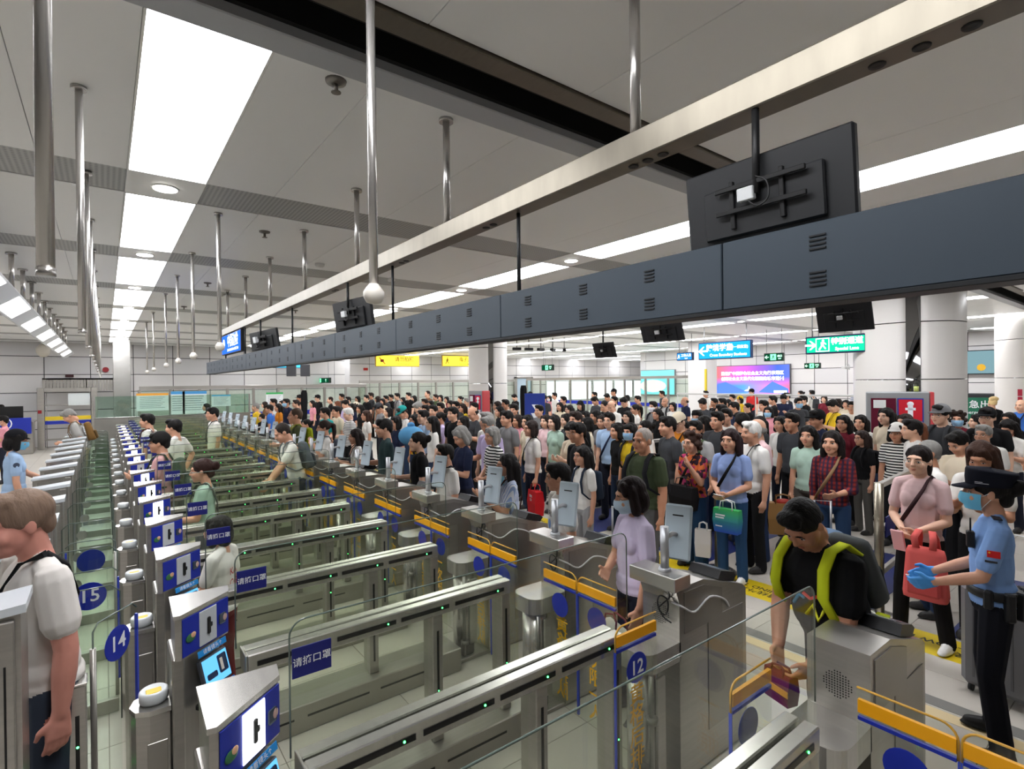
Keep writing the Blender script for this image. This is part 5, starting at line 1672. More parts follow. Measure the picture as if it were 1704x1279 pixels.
put('fascia_post', MB().cbox(-.4, -.3, -1.5, -1.4, 1.15, 1.42, .01).cbox(-.4, -.3, 3.9, 4.0, 1.15, 1.42, .01), plain((60, 62, 66), .4), t)
# ---------------------------------------------------------------- the people
CC = dict(W=(236, 233, 228), K=(26, 26, 28), N=(36, 42, 66), G=(126, 126, 128), g=(182, 182, 182), D=(64, 66, 70), B=(62, 112, 196), L=(164, 190, 222), P=(224, 152, 164), R=(196, 52, 50),
          Y=(230, 192, 48), O=(204, 128, 42), T=(40, 146, 142), E=(76, 94, 66), V=(192, 178, 216), M=(118, 40, 52), C=(222, 208, 184), S=(124, 90, 66), A=(150, 172, 224), U=(58, 78, 80), H=(176, 204, 188), Q=(230, 196, 200))
CNAME = dict(W='white', K='black', N='navy', G='grey', g='light grey', D='charcoal', B='blue', L='light blue', P='pink', R='red', Y='yellow', O='orange', T='teal', E='olive green', V='lavender', M='maroon', C='cream',
             S='brown', A='periwinkle blue', U='dark teal', H='pale green', Q='pale pink')
HC = dict(k=BLACKHAIR, b=BROWNHAIR, g=GREYHAIR, w=WHITEHAIR, d=(34, 24, 20), r=(96, 56, 36), y=(206, 180, 130))
HS = dict(s='short', f='fringe', z='buzz', x='bald', b='bob', n='bangs', l='long', p='pony', u='bun', c='curly', t='tuft')
DOWN = (((.14, .03, -1), (.05, -.18, -1)), ((-.14, .03, -1), (-.05, -.18, -1)))
PHONE = (((.12, -.22, -1), (-.42, -1, .35)), ((-.12, -.22, -1), (.42, -1, .35)))
CLASP = (((.16, -.10, -1), (-.62, -.75, -.35)), ((-.16, -.10, -1), (.62, -.75, -.35)))
RAISE = (((.16, -.35, -1), (-.35, -.55, 1)), ((-.14, .03, -1), (-.05, -.18, -1)))
HOLD1 = (((.14, .03, -1), (.05, -.18, -1)), ((-.14, -.15, -1), (.15, -1, .05)))
POOL = {}
def pool(key):
    if key not in POOL:
        sex, pose = key[0], key[1:]
        kw = dict(sex='f' if sex in 'fc' else 'm')
        if sex == 'o': kw['fat'] = 1.22
        if pose == 'p': kw.update(arms=PHONE, head=(0, 30), curl=(.8, .8))
        elif pose == 'c': kw.update(arms=CLASP, head=(0, 6))
        elif pose == 'l': kw.update(head=(-38, 2))
        elif pose == 'r': kw.update(head=(38, 2))
        elif pose == 'a': kw.update(arms=RAISE, head=(0, 8))
        elif pose == 'h': kw.update(arms=HOLD1, head=(0, 14), curl=(.5, .8))
        POOL[key] = queue_body(key, .0125, **kw)
    return POOL[key]
POSENAME = {'': 'standing', 'p': 'looking down', 'c': 'hands together', 'l': 'head turned', 'r': 'head turned', 'a': 'hand raised', 'h': 'forearm out'}

# px, py of the top of the head | body+pose | hair style, colour | top | facing (0 camera, 90 image left) | extras
# extras: g glasses, m blue mask, M white mask, c? cap of colour ?, s strap, b backpack of colour ?, h headphones, H=height cm
CROWD = '''
344 670 f bd K 80|356 676 m sk W 70 sD|378 686 f bg V 85|428 669 m zg Y 110|437 687 m zk K 120 H156|443 672 m sk B 100|441 667 f bd S 90|456 662 m sk W 80|465 670 f lk O 75
470 665 f bk K 60|479 662 m sk N 60 m|492 664 m sd K 70|499 656 m sk K 70 cK|529 656 m sk K 55 cK|520 665 f lk P 70|550 659 m zd K 80|562 666 f br M 100|569 654 m sk D 60
580 659 m sk g 70|576 664 mh fk V 60|597 658 f bk W 60|591 668 f bd C 65 cC|613 656 m sk K 60 g|619 652 m sd D 70|628 658 f ld S 120|628 670 mp sk G 75 cD|578 677 mh sw pS 75
600 672 f lk K 70|610 681 f lb W 80|539 676 ml sk T 60|513 696 f uk Q 80 H152|637 662 f bk C 45|647 657 m sk D 60|653 655 m sk K 60|662 653 m sk g 70 bD|670 660 f bk H 70
682 652 m sk K 60|688 657 f bk D 60|713 649 m zd S 50|728 655 m sd E 60|735 656 f bk C 40|742 659 f bk M 50|707 662 m sd M 40|717 665 f bk K 60|735 668 m sk N 30
749 665 fa bk W 50|759 666 m sk D 45 g|766 658 f uk S 60|778 661 m sg W 50|802 654 mp sk M 45|799 666 f lk K 60|806 667 f bg M 50|819 666 f bk C 45|827 666 f ld C 75
840 663 m sk W 45|854 655 mp sk K 60|880 651 mp sk N 70|873 665 f lk C 30|890 667 f bk K 50|647 676 f bk W 75|666 675 mp sd W 60 cT sN|692 668 mp sg N 80|710 672 m sk pP 30
691 687 f bk pF 60 bK|730 684 fa uk V 80|755 675 m sk K 50|782 676 mp xk D 65|771 670 f ld Y 60|741 677 f lk R 60|811 683 m sg W 60|811 690 mh sg V 55|818 707 fc bg pK 60
761 708 fp bg N 65|856 670 m fk K 30|880 688 f bk C 55|898 672 m sk G 40|906 656 m sk D 40|917 657 f bk P 45 M|922 652 m sk W 60|938 658 m sk K 50|932 668 f lk C 35
948 672 f lk D 60|966 666 f lk K 40 cK|987 659 mp fk D 60|990 651 m sk W 70|1003 666 mp zk K 40|1015 666 mp xd W 40|1008 654 mp sk D 50|1022 646 m zk N 70 cK|1023 658 m sk W 50
1036 660 mp fk K 40 g|1044 656 f bk W 80|1062 657 m fk S 70|1059 671 f pk W 75 g|1087 666 m sk G 40 M bK|1102 649 m sk D 70|1107 660 m xg g 35 bK|1140 659 m xd N 70|1152 680 m fk L 30 m
1132 685 mh zd O 35 cC g sK|911 688 f bd Q 50|923 688 f bk H 60|942 686 f bk D 60|962 682 m sd K 50|976 682 f lk C 40|989 680 f lk K 60|982 692 f bk C 75|1001 688 f bd G 40
1013 684 m sk L 35 g sN|967 700 m fk K 60|946 701 fp lk C 50|1031 701 f bk K 60|1077 697 f uk W 70|1149 698 m sk g 30 g H155|1175 649 m sk W 50 sD|1167 662 mp sk D 30|1159 697 m sk g 35 g bE H158
1200 677 m sk W 20|1177 689 f lk K 70|1219 655 m sk g 40|1232 658 f bk Y 60 cY|1251 646 m sk R 45 cK|1223 667 m sk N 80|1235 684 m sk K 150|1245 669 f uk K 60 g|1272 664 m fk W 60
1279 675 f bk P 20 m|1303 655 mp fk N 15 h|1328 660 m sk D -20 m|1338 657 m sk K 60|1350 648 m sk W 140 bD|1334 649 f uk G 60|1361 680 m sk N 50 cK|1381 664 mp fk Y 60 sK g|1395 662 f bd C 50
1243 698 m sw W 60 sK|1252 694 m xg Q 70|1240 720 f bk L 75 H148|1348 705 f lk H 15|1352 731 fh bk P 35 H138|1190 661 m sk K 60|1203 661 m sk D 90|1212 663 f bk K 60|1202 671 m sk K 90
1418 666 m sk W 10 g|1442 688 f lk W 30|1443 714 f ld K 50 g bK H155|1502 702 f bk pK 20 cW H155|1507 686 f bd D 40|1530 700 f br W 40 H153|1511 695 m sk W 70|1558 671 m sk D 40 cG g bD|1595 683 f cd M 10 m
1548 729 m zg W 70 H150|1587 716 mp sk C 45 H158|1622 733 fp lb W 20 H153|1637 704 m sg W 20 g H158|1643 676 m sk K 20 cK g|1652 662 f ty K 150|1699 663 m xd B 20 sN|1671 697 fp lk W 25 H153|1630 686 f lk K 70
1626 642 f bk D -30 cK|1426 642 m sk pB 40|1408 664 f bk C 20|1372 657 f bd M 30|1310 652 m sk D 60|1287 657 m sk K 80|505 668 f bk W 90|557 674 m sk C 60|586 670 f lk N 60
832 674 f lk K 70|845 681 m sk G 55|862 688 f bd P 60|790 668 m sk W 60|772 690 f bk K 70|705 680 m sk L 60|720 690 f lk W 80|722 672 m sk G 40|660 690 f bk N 60
1120 668 f bk W 40|1095 678 f lk K 50|1113 690 m sk D 60|1045 682 f lk M 40|1190 682 m sk D 40|1265 690 f lk D 60|1300 690 f bk W 40|1320 684 m sk D 40|1405 688 f lk M 30
1475 676 f lk C 40|1680 684 f lk K 30
'''
PATS = {'pS': (lambda: pattern('stripes', (226, 224, 220), (120, 122, 126), 9), 'grey and white striped'), 'pK': (lambda: pattern('stripes', (232, 230, 226), (30, 30, 32), 8), 'black and white striped'),
        'pP': (lambda: pattern('plaid', (70, 50, 70), (150, 70, 80), 10, (40, 44, 70)), 'dark plaid'), 'pF': (lambda: pattern('print', (226, 186, 40), (40, 36, 34), 16, (190, 90, 40)), 'yellow and black printed'),
        'pB': (lambda: pattern('stripes', (220, 224, 230), (40, 60, 110), 9), 'blue and white striped')}
def where(px):
    for lim, s in ((480, 'near the glass partition'), (560, 'queueing before the exit sign'), (660, 'queueing before the partition posters'), (760, 'queueing before the yellow signs'), (860, 'queueing by the red hydrant cabinet'),
                   (960, 'queueing before the far doorway'), (1060, 'queueing before the bright windows'), (1160, 'queueing before the teal advert'), (1330, 'queueing before the pink advert'), (1440, 'queueing under the green sign')):
        if px < lim: return s
    return 'queueing by the massive column'

people = []          # dicts of everything needed to place a person
def parse_crowd():
    r = random.Random(11)
    for item in CROWD.replace('\n', '|').split('|'):
        w = item.split()
        if not w: continue
        px, py, key, hs, top, fac = float(w[0]), float(w[1]), w[2], w[3], w[4], float(w[5])
        d = dict(px=px, py=py, key=key, style=HS[hs[0]], hcol=HC[hs[1]], fac=fac + r.uniform(-6, 6), skin=SKINS[r.randrange(5)], pants=[(38, 40, 52), (52, 66, 96), (30, 30, 32), (92, 90, 86), (44, 58, 84)][r.randrange(5)])
        extra = []
        if top in PATS: d['top'] = PATS[top][0](); tn = PATS[top][1]
        else: d['top'] = CC[top]; tn = CNAME[top]
        h = {'f': 1.60, 'm': 1.70, 'o': 1.70, 'c': 1.3}[key[0]] + r.uniform(-.03, .03)
        for e in w[6:]:
            if e == 'g': d['glasses'] = True; extra.append('glasses')
            elif e == 'm': d['mask'] = (146, 190, 222); extra.append('blue mask')
            elif e == 'M': d['mask'] = (226, 224, 232); extra.append('pale mask')
            elif e == 'h': d['phones'] = True; extra.append('white headphones')
            elif e[0] == 'c': d['cap'] = CC[e[1]]; extra.append(CNAME[e[1]] + ' cap')
            elif e[0] == 's': d['strap'] = CC[e[1]]; extra.append(CNAME[e[1]] + ' strap')
            elif e[0] == 'b': d['pack'] = CC[e[1]]; extra.append(CNAME[e[1]] + ' backpack')
            elif e[0] == 'H': h = int(e[1:]) / 100.0
        d['h'] = h
        d['label'] = 'person in %s top%s, %s, %s' % (tn, (' with ' + ' and '.join(extra)) if extra else '', POSENAME[key[1:]], where(px)) if len(extra) < 2 else 'person in %s top with %s, %s' % (tn, ' and '.join(extra[:2]), where(px))
        people.append(d)
parse_crowd()
for d in people: d['fig'] = pool(d['key'])

# people near the camera, each with a pose of its own
def hero(label, px, py, depth, fac, top, style, hcol, body, voxel=.0085, **kw):
    f = queue_body(label, voxel, **body)
    d = dict(px=px, py=py, d=depth, fac=fac, top=top, style=style, hcol=hcol, fig=f, label=label, hero=True)
    d.update(kw); people.append(d); hair(style) if style else None
    return d
K_, W_ = CC['K'], CC['W']
up = (0, -1, .6)
H_man = hero('person in a white shirt with a black shoulder strap leaving through exit 14', 30, 809, 2.2, 74, (228, 222, 216), 'short', (112, 92, 78), dict(sex='m', fat=1.05, lean=4, fine=True, head=(0, 4)), .0065,
     strap=(24, 24, 26), skin=(214, 150, 134), pants=(58, 66, 80))
H_off = hero('officer in light blue shirt, black cap and blue gloves reaching out at left', 28, 713, 6.5, -100, CC['L'], 'bob', BLACKHAIR, dict(sex='f', fine=True, gloves=True, arms=(((.10, -.55, -.8), (.05, -.8, -.5)), ((-.14, .03, -1), (-.05, -.18, -1))), head=(0, 10)), .007,
     mask=(120, 190, 225), pants=(24, 24, 28), cap=(24, 24, 28), brim=.03)
H_old = hero('person with a brown backpack and grey top bending near the back gate', 106, 681, 10.6, 95, (170, 168, 164), 'short', GREYHAIR, dict(sex='m', lean=16, head=(0, 24), arms=HOLD1), .0125, pack=(122, 92, 52), pants=(214, 200, 164))
hero('person in a pink top with a white mask at the service desk', 6, 690, 12.0, 100, CC['P'], 'short', BLACKHAIR, dict(sex='f', arms=PHONE), .0125, mask=(225, 225, 230))
hero('officer in dark blue with a mask behind the service desk', 2, 672, 17.6, 20, CC['N'], 'short', BLACKHAIR, dict(sex='m', arms=CLASP), .0125, mask=(150, 190, 220))
H_grn = hero('person in a pale green top with a dark strap at a kiosk', 337, 760, 4.98, 100, CC['H'], 'bun', (44, 26, 22), dict(sex='f', arms=(((.12, -.2, -1), (-.1, -1, .0)), DOWN[1]), head=(0, 4)), strap=(70, 74, 70), pants=(90, 92, 96))
H_chd = hero('child in a white lettered t-shirt and maroon trousers standing at a kiosk', 366, 854, 3.56, 118, CC['W'], 'bob', BLACKHAIR, dict(sex='f', arms=(((.12, -.25, -1), (-.2, -1, .2)), DOWN[1]), bottom='slim'), pants=(122, 40, 44), face=True)
hero('person in a white t-shirt with a brown strap at a far kiosk', 247, 686, 9.4, 108, W_, 'short', BLACKHAIR, dict(sex='m', arms=HOLD1), .0115, strap=(96, 60, 60))
hero('person in a white t-shirt with one hand on the hip in a far lane', 291, 695, 8.1, 118, W_, 'short', BLACKHAIR, dict(sex='m', arms=(DOWN[0], ((-.55, .25, -.85), (.4, -.15, -.75)))), .0115)
hero('person with a dark cap, pink top and dark green backpack at a kiosk', 268, 717, 6.45, 104, (206, 160, 160), 'short', BLACKHAIR, dict(sex='m', arms=PHONE), .0115, pack=(60, 72, 58), cap=(34, 32, 32))
hero('person in a white t-shirt with grey straps reaching over a lane rail', 463, 703, 7.09, 78, W_, 'buzz', (40, 34, 30), dict(sex='m', lean=14, head=(0, 14), fine=True, arms=(((.1, -.75, -.75), (0, -.8, -.6)), ((-.1, -.5, -.9), (.1, -.8, -.6)))), strap=None, pack=(88, 96, 100))
hero('tall person in an olive t-shirt with a yellow and black backpack at an entry gate', 493, 677, 9.0, 85, (70, 74, 48), 'buzz', (70, 56, 46), dict(sex='m', arms=HOLD1), .0105, pack=(150, 160, 30))
hero('person in a white t-shirt with grey backpack straps and tied hair at an entry gate', 540, 697, 8.4, 85, W_, 'pony', (36, 26, 22), dict(sex='f', arms=RAISE, head=(0, 2), fine=True), .0085, pack=(84, 92, 108))
hero('person in a white top and dark apron dress with long hair at an entry gate', 592, 711, 7.8, 85, W_, 'long', (28, 20, 18), dict(sex='f', arms=PHONE, head=(0, 6), fine=True), .0085, pack=(48, 50, 58))
hero('person in a dark teal t-shirt standing at an entry gate', 640, 694, 7.13, 84, CC['U'], 'fringe', BLACKHAIR, dict(sex='m', arms=HOLD1, head=(0, 4)), .0085)
hero('person in a black printed t-shirt with tied hair at an entry gate', 697, 716, 6.44, 86, K_, 'bun', BLACKHAIR, dict(sex='f', fat=1.15, arms=HOLD1, head=(0, 0)), .0085, skin=SKINS[3])
hero('person with glasses and a black strap over a white t-shirt at an entry gate', 742, 736, 5.66, 68, W_, 'short', BLACKHAIR, dict(sex='m', fat=1.05, arms=HOLD1, fine=True), .0075, strap=(46, 46, 50), glasses=True)
H_msk = hero('person with glasses lowering a blue mask, striped and white top, at an entry gate', 846, 751, 5.05, 80, pattern('columns', (226, 230, 238), (150, 172, 214), 14), 'long', (18, 15, 15), dict(sex='f', arms=(((.16, -.35, -1), (-.25, -.75, .55)), ((-.14, -.35, -1), (.3, -.75, .45))), fine=True, fat=1.05), .007, glasses=(70, 40, 40), strap=(70, 40, 40), mask='chin')
H_iro = hero('person in a white t-shirt with dark lettering at an entry gate', 929, 766, 4.26, 70, W_, 'short', BLACKHAIR, dict(sex='m', fat=1.06, head=(-22, 6), fine=True), .0075)
H_lav = hero('person in a lavender t-shirt and pale mask at an entry gate', 1046, 789, 3.43, 62, (212, 200, 226), 'bob', (26, 16, 16), dict(sex='f', fat=1.06, arms=(((.18, -.05, -1), (.0, -.3, -1)), ((-.18, -.2, -1), (.75, -.65, -.15))), head=(-14, 12), fine=True, curl=(.4, .35)), .006, mask=(190, 212, 230))
H_blk = hero('stocky person in a black t-shirt with yellow backpack straps bending over at gate 12', 1316, 836, 2.60, 42, (24, 24, 26), 'short', (14, 12, 12), dict(sex='m', fat=1.32, lean=20, arms=(((.06, -.62, -1), (-.36, -.85, -.62)), ((-.06, -.62, -1), (.42, -.80, -.62))), head=(4, 24), fine=True, curl=(.75, .7)), .006, pack=(206, 218, 40), packbody=(84, 88, 90), skin=(206, 150, 122), pants=(34, 34, 40))
H_pol = hero('policewoman in a light blue shirt, dark cap, mask and blue gloves', 1648, 778, 3.10, 82, (136, 172, 228), 'bun', (18, 15, 16), dict(sex='f', arms=(((.12, -.30, -1), (-.25, -.85, -.35)), ((-.12, -.25, -1), (.25, -.85, -.35))), gloves=True, fine=True, legs='apart', sleeve=.7, curl=(.6, .6)), .006,
     mask=(110, 190, 225), police=True, pants=(24, 25, 32), shoes=(18, 18, 18), brim=.06)
H_pnk = hero('person in a pale pink t-shirt, glasses and black trousers holding a pink backpack', 1530, 737, 4.32, 22, (228, 196, 196), 'pony', (22, 16, 16), dict(sex='f', arms=CLASP, fine=True, bottom='pants', legs='apart'), .0065, strap=(60, 40, 44), glasses=(180, 160, 140), pants=(22, 21, 23), shoes=(228, 226, 222), skin=SKINS[3])
H_blu = hero('person in a periwinkle t-shirt with a black strap holding a paper bag', 1216, 710, 5.7, 26, CC['A'], 'long', (34, 22, 24), dict(sex='f', arms=CLASP, fine=True, fat=1.06), .0075, strap=(24, 24, 26), pants=(44, 74, 112), shoes=(232, 232, 230))
H_pat = hero('person with glasses in a multicoloured patterned top and wide blue trousers', 1152, 717, 6.15, 42, pattern('print', (210, 110, 60), (60, 40, 50), 22, (190, 60, 110)), 'curly', (48, 30, 24), dict(sex='f', arms=RAISE, bottom='wide', fat=1.08), .0085, glasses=(60, 60, 60), pants=(46, 76, 112), strap=(30, 28, 28))
hero('elderly person in an olive green t-shirt with black and red backpack straps', 1071, 709, 5.4, 40, (72, 82, 60), 'buzz', (140, 132, 126), dict(sex='m', fat=1.2), .0085, pack=(34, 34, 38), skin=(206, 150, 118), pants=(96, 96, 96))
hero('person in a yellow top with a white collar and blue mask', 1050, 701, 7.1, 42, (222, 188, 40), 'bangs', BLACKHAIR, dict(sex='f', arms=DOWN), .0095, mask=(140, 180, 216), pack=(30, 30, 34))
H_gir = hero('child in a white t-shirt with a dark backpack and long hair', 970, 739, 5.85, 55, W_, 'long', BLACKHAIR, dict(sex='f', arms=DOWN, fat=.9), .0085, pack=(40, 50, 66), pants=(170, 170, 172))
H_red = hero('person in a white t-shirt with a black strap carrying a red bag', 885, 697, 7.8, 68, W_, 'bob', (34, 24, 22), dict(sex='f', fat=1.08), .0085, strap=(28, 28, 30), pants=(34, 38, 54))
H_pld = hero('person in a red and navy plaid shirt holding a trolley handle', 1385, 713, 5.5, 18, pattern('plaid', (150, 50, 40), (40, 44, 70), 7, (60, 36, 50)), 'long', (22, 17, 17), dict(sex='f', arms=((((.14, -.1, -1)), (-.3, -.8, -.1)), DOWN[1]), sleeve=1.4, fine=True), .0085, strap=(150, 120, 90), pants=(48, 70, 104))
for s in {d['style'] for d in people if d['style']}: hair(s)
fuse_all()

# place everybody: the crown of each head lies on its sight line; neighbours are kept apart along it
CAMV = Vector((0, 0, CAM_H))
def solve(d):
    f = d['fig']; u = unproject(d['px'], d['py'])
    hp = f.H @ np.array([0, .02, .140 if d['style'] else .125, 1.0])
    if 'd' in d: t = d['d']; s = (CAM_H + u.z * t) / hp[2]
    else:
        t = (d['h'] - CAM_H) / u.z if u.z < 0 else 40; s = d['h'] / hp[2]
        lim = 21.0
        if t > lim: t = lim; s = (CAM_H + u.z * t) / hp[2]
    d['t'], d['s'], d['rz'] = t, s, pxdir(d['fac'], d['px'])
    place(d)
def place(d):
    f = d['fig']; u = unproject(d['px'], d['py'])
    hp = f.H @ np.array([0, .02, .140 if d['style'] else .125, 1.0])
    d['s'] = (CAM_H + u.z * d['t']) / hp[2]
    P = CAMV + u * d['t']
    c, s_ = math.cos(d['rz']), math.sin(d['rz'])
    d['loc'] = Vector((P.x - d['s'] * (c * hp[0] - s_ * hp[1]), P.y - d['s'] * (s_ * hp[0] + c * hp[1]), 0))
    d['foot'] = d['loc'].xy
for d in people: solve(d)
OBST = [(11.72, 3.39, 1.22), (8.58, 12.35, .92), (19.1, 2.75, 1.22), (fc.location.x, fc.location.y, .72)]
def lane_snap(a):
    '''someone inside a gate lane stands midway between its two rails'''
    if a['foot'].x < 2.3 and LP < a['foot'].y < LP * NL and a['foot'].x > .3:
        for _ in range(4):
            y = a['foot'].y; k = math.floor(y / LP)
            a['t'] += (LP * (k + .5) - y) / (unproject(a['px'], a['py']).y) ; place(a)
for it in range(80):
    for i, a in enumerate(people):
        if a.get('hero'): continue
        f = 0.0; g_ = 0.0
        a.setdefault('px0', a['px'])
        for b_ in people:
            if b_ is a: continue
            v = a['foot'] - b_['foot']; q = v.length
            if q < .50:
                g_ += (.50 - q) * (6 if a['px'] > b_['px'] else -6)
                f += (.50 - q) * (1 if (a['t'] > b_['t'] or (a['t'] == b_['t'] and i % 2)) else -1) * (.9 if not b_.get('hero') else 1.3)
        for cx, cy, cr in OBST:
            if (a['foot'] - Vector((cx, cy))).length < cr: f -= .25
        for x0, x1, yb in BARR:
            dy = a['foot'].y - yb
            if x0 - .3 < a['foot'].x < x1 + .3 and abs(dy) < .30: f += .12 if dy > 0 else -.12
        if 1.9 < a['foot'].x < 3.4 and a['foot'].y < LP * NL + .8: f += .2
        if g_: a['px'] = max(a['px0'] - 9, min(a['px0'] + 9, a['px'] + g_)); place(a)
        if f:
            t0 = a['t']; a['t'] = max(4.2, min(22.5, a['t'] + max(-.25, min(.25, f)))); place(a)
            if not .78 < a['s'] < 1.13: a['t'] = t0; place(a)
for a in people: lane_snap(a)
labels = {}
for d in people: labels.setdefault(d['label'], []).append(d)
for d in people:
    k = {a: d[a] for a in ('skin', 'style', 'hcol', 'cap', 'mask', 'glasses', 'strap', 'pack', 'phones', 'pants', 'shoes', 'brim', 'packbody') if a in d}
    far = d['t'] > 17 and not d.get('hero')
    grp = 'waiting crowd, ' + d['label'].split(' top')[0][10:] + ' tops' if len(labels[d['label']]) > 1 else None
    if far: d.pop('glasses', None); k.pop('glasses', None)
    d['obj'] = dress(d['fig'], d['label'], d['loc'], d['rz'], d['s'], d['top'], group=grp, face=not far, **k)
# ---------------------------------------------------------------- what people wear and carry
def on_body(d, nm, me, mats, loc=(0, 0, 0), rot=(0, 0, 0)):
    c = put(nm, me, mats, d['obj'])
    c.matrix_local = Matrix(d['fig'].U.tolist()) @ Matrix.Translation(loc) @ Matrix.Rotation(rot[2], 4, 'Z') @ Matrix.Rotation(rot[0], 4, 'X')
    return c
def on_head(d, nm, me, mats, loc=(0, 0, 0)):
    c = put(nm, me, mats, d['obj'])
    c.matrix_local = Matrix(d['fig'].H.tolist()) @ Matrix.Translation(loc)
    return c
def hand_world(d, i):
    """world position of a hand: 0 left, 1 right"""
    U = d['fig'].U; h = d['fig'].body.hands[i]
    # the trunk's lean has already been applied to the limbs, not to the stored hands
    p = U[:3, :3] @ h + U[:3, 3]
    c, s_ = math.cos(d['rz']), math.sin(d['rz'])
    return d['loc'] + Vector((c * p[0] - s_ * p[1], s_ * p[0] + c * p[1], p[2])) * d['s']

# policewoman: patrol cap, flag patch, belt with pouches, shoulder board
def patrol_cap():
    mb = MB(); vs = []; n = 20
    prof = [(.088, .103, .040), (.092, .107, .075), (.100, .116, .118), (.098, .112, .128), (.0, .0, .134)]
    for rx, ry, z in prof:
        for k in range(n):
            a = 2 * math.pi * k / n
            vs.append((math.cos(a) * rx, .014 + math.sin(a) * ry + (.012 if z > .1 else 0), z + (.012 * -math.sin(a) if z > .07 else 0)))
    mb.add(vs, [(i * n + k, i * n + (k + 1) % n, (i + 1) * n + (k + 1) % n, (i + 1) * n + k) for i in range(len(prof) - 1) for k in range(n)], 0, True)
    m = 9; top = []; bot = []
    for i in range(m):
        a = math.radians(-58 + 116 * i / (m - 1)); x, y = math.sin(a) * .089, .014 - math.cos(a) * .104
        top.append((x, y, .047)); bot.append((x * 1.03, y - .062 * math.cos(a), .030))
    v2 = top + bot + [(p[0], p[1], p[2] - .006) for p in top + bot]
    fs = []
    for i in range(m - 1): fs += [(i, i + 1, m + i + 1, m + i), (2 * m + i, 3 * m + i, 3 * m + i + 1, 2 * m + i + 1), (m + i, m + i + 1, 3 * m + i + 1, 3 * m + i)]
    return mb.add(v2, fs, 0, True)
pol = H_pol
on_head(pol, 'patrol_cap', patrol_cap(), cloth((27, 29, 40)))
on_head(pol, 'cap_print', MB().box(-.030, .004, 0, .001, -.001, .002).box(-.030, .030, 0, .001, -.008, -.005), plain((200, 202, 208), .5)).matrix_local = Matrix(pol['fig'].H.tolist()) @ Matrix.Translation((.0965, -.030, .068)) @ Matrix.Rotation(R(72), 4, 'Z')
S_ = V3(.158, .012, 1.378); ud = unit((.12, -.30, -1)); pc_ = S_ + ud * .12 + V3(.064, 0, 0)
fl_ = on_body(pol, 'flag_patch', MB().cbox(-.030, .030, -.003, .003, -.020, .020, .001), plain((205, 28, 30), .6), tuple(pc_), (0, 0, R(80)))
put('flag_star', MB().prism([(-.02 + .007 * math.cos(R(90 + 36 * i)) * (1 if i % 2 == 0 else .45), .009 + .007 * math.sin(R(90 + 36 * i)) * (1 if i % 2 == 0 else .45)) for i in range(10)], 'y', -.0045, -.003), plain((240, 210, 40), .5), fl_)
on_body(pol, 'rank_strip', MB().cbox(-.028, .028, -.003, .003, -.006, .006, .001), plain((34, 36, 46), .6), tuple(S_ + ud * .165 + V3(.066, 0, 0)), (0, 0, R(80)))
belt = MB().prism([(.172 * math.cos(2 * math.pi * i / 24), .01 + .132 * math.sin(2 * math.pi * i / 24)) for i in range(24)], 'z', .965, 1.015, 0, True)
on_body(pol, 'duty_belt', belt, plain((18, 18, 20), .5))
for a, w in ((20, .05), (55, .06), (-20, .045), (95, .07), (140, .05)):
    x, y = .178 * math.cos(R(a)), .01 + .14 * math.sin(R(a))
    on_body(pol, 'belt_pouch', MB().cbox(-w / 2, w / 2, -.025, .025, -.13 if a in (20, 55) else -.07, .04, .010), plain((20, 20, 22), .55), (x, y, .985), (0, 0, R(a - 90)))
on_body(pol, 'shoulder_board', MB().cbox(-.05, .05, -.022, .022, 0, .008, .003), plain((32, 34, 46), .6), (.105, .01, 1.452))
on_body(pol, 'radio', MB().cbox(-.025, .025, -.02, .02, -.06, .04, .006).tube([(0, 0, .04), (0, 0, .12)], .005, 6), plain((20, 20, 22), .5), (.10, pol['fig'].chest(.10, 1.30) - .012, 1.32))
# left officer's badge patch
of = H_off
on_body(of, 'sleeve_badge', MB().lathe([(.032, -.002), (.032, .002)], n=16, axis='x'), plain((60, 70, 90), .5), (-.225, .02, 1.30))
# shirt prints
def print_on(d, s, size, col, x, z, bold=.0008, back=False):
    y = d['fig'].chest(x, z, back)
    return on_body(d, 'shirt_print', text_mesh(s, size, bold), plain(col, .7), (x, y + (.005 if back else -.005), z), (R(90), 0, R(180) if back else 0))
print_on(H_iro, 'HIRO', .075, (44, 44, 60), 0, 1.27)
on_body(H_iro, 'shirt_motif', MB().ball((0, 0, 0), (.035, .003, .045), 12, 8), plain((120, 150, 200), .7), (.01, H_iro['fig'].chest(.0, 1.19) - .004, 1.18))
print_on(H_chd, 'KA', .085, (190, 40, 44), .0, 1.24, back=True)
print_on(H_chd, 'CG', .085, (190, 40, 44), .0, 1.14, back=True)
y = H_blk['fig'].chest(0, 1.2)
for i, (c, pts) in enumerate((((60, 150, 210), [(-.09, 0, 1.16), (-.05, 0, 1.22), (-.02, 0, 1.21)]), ((230, 70, 60), [(-.02, 0, 1.24), (.02, 0, 1.22), (.06, 0, 1.245)]), ((220, 220, 50), [(.0, 0, 1.14), (.03, 0, 1.19), (.07, 0, 1.13), (.09, 0, 1.18)]))):
    on_body(H_blk, 'shirt_motif', MB().tube([(p[0], H_blk['fig'].chest(p[0], p[2]) - .003, p[2]) for p in pts], .009, 6), plain(c, .7))
# lowered mask of the person at the gate
on_head(H_msk, 'lowered_mask', acc('mask', mask_mesh), [plain((140, 205, 232), .8), plain((235, 235, 235), .8)], (.006, -.012, -.085))

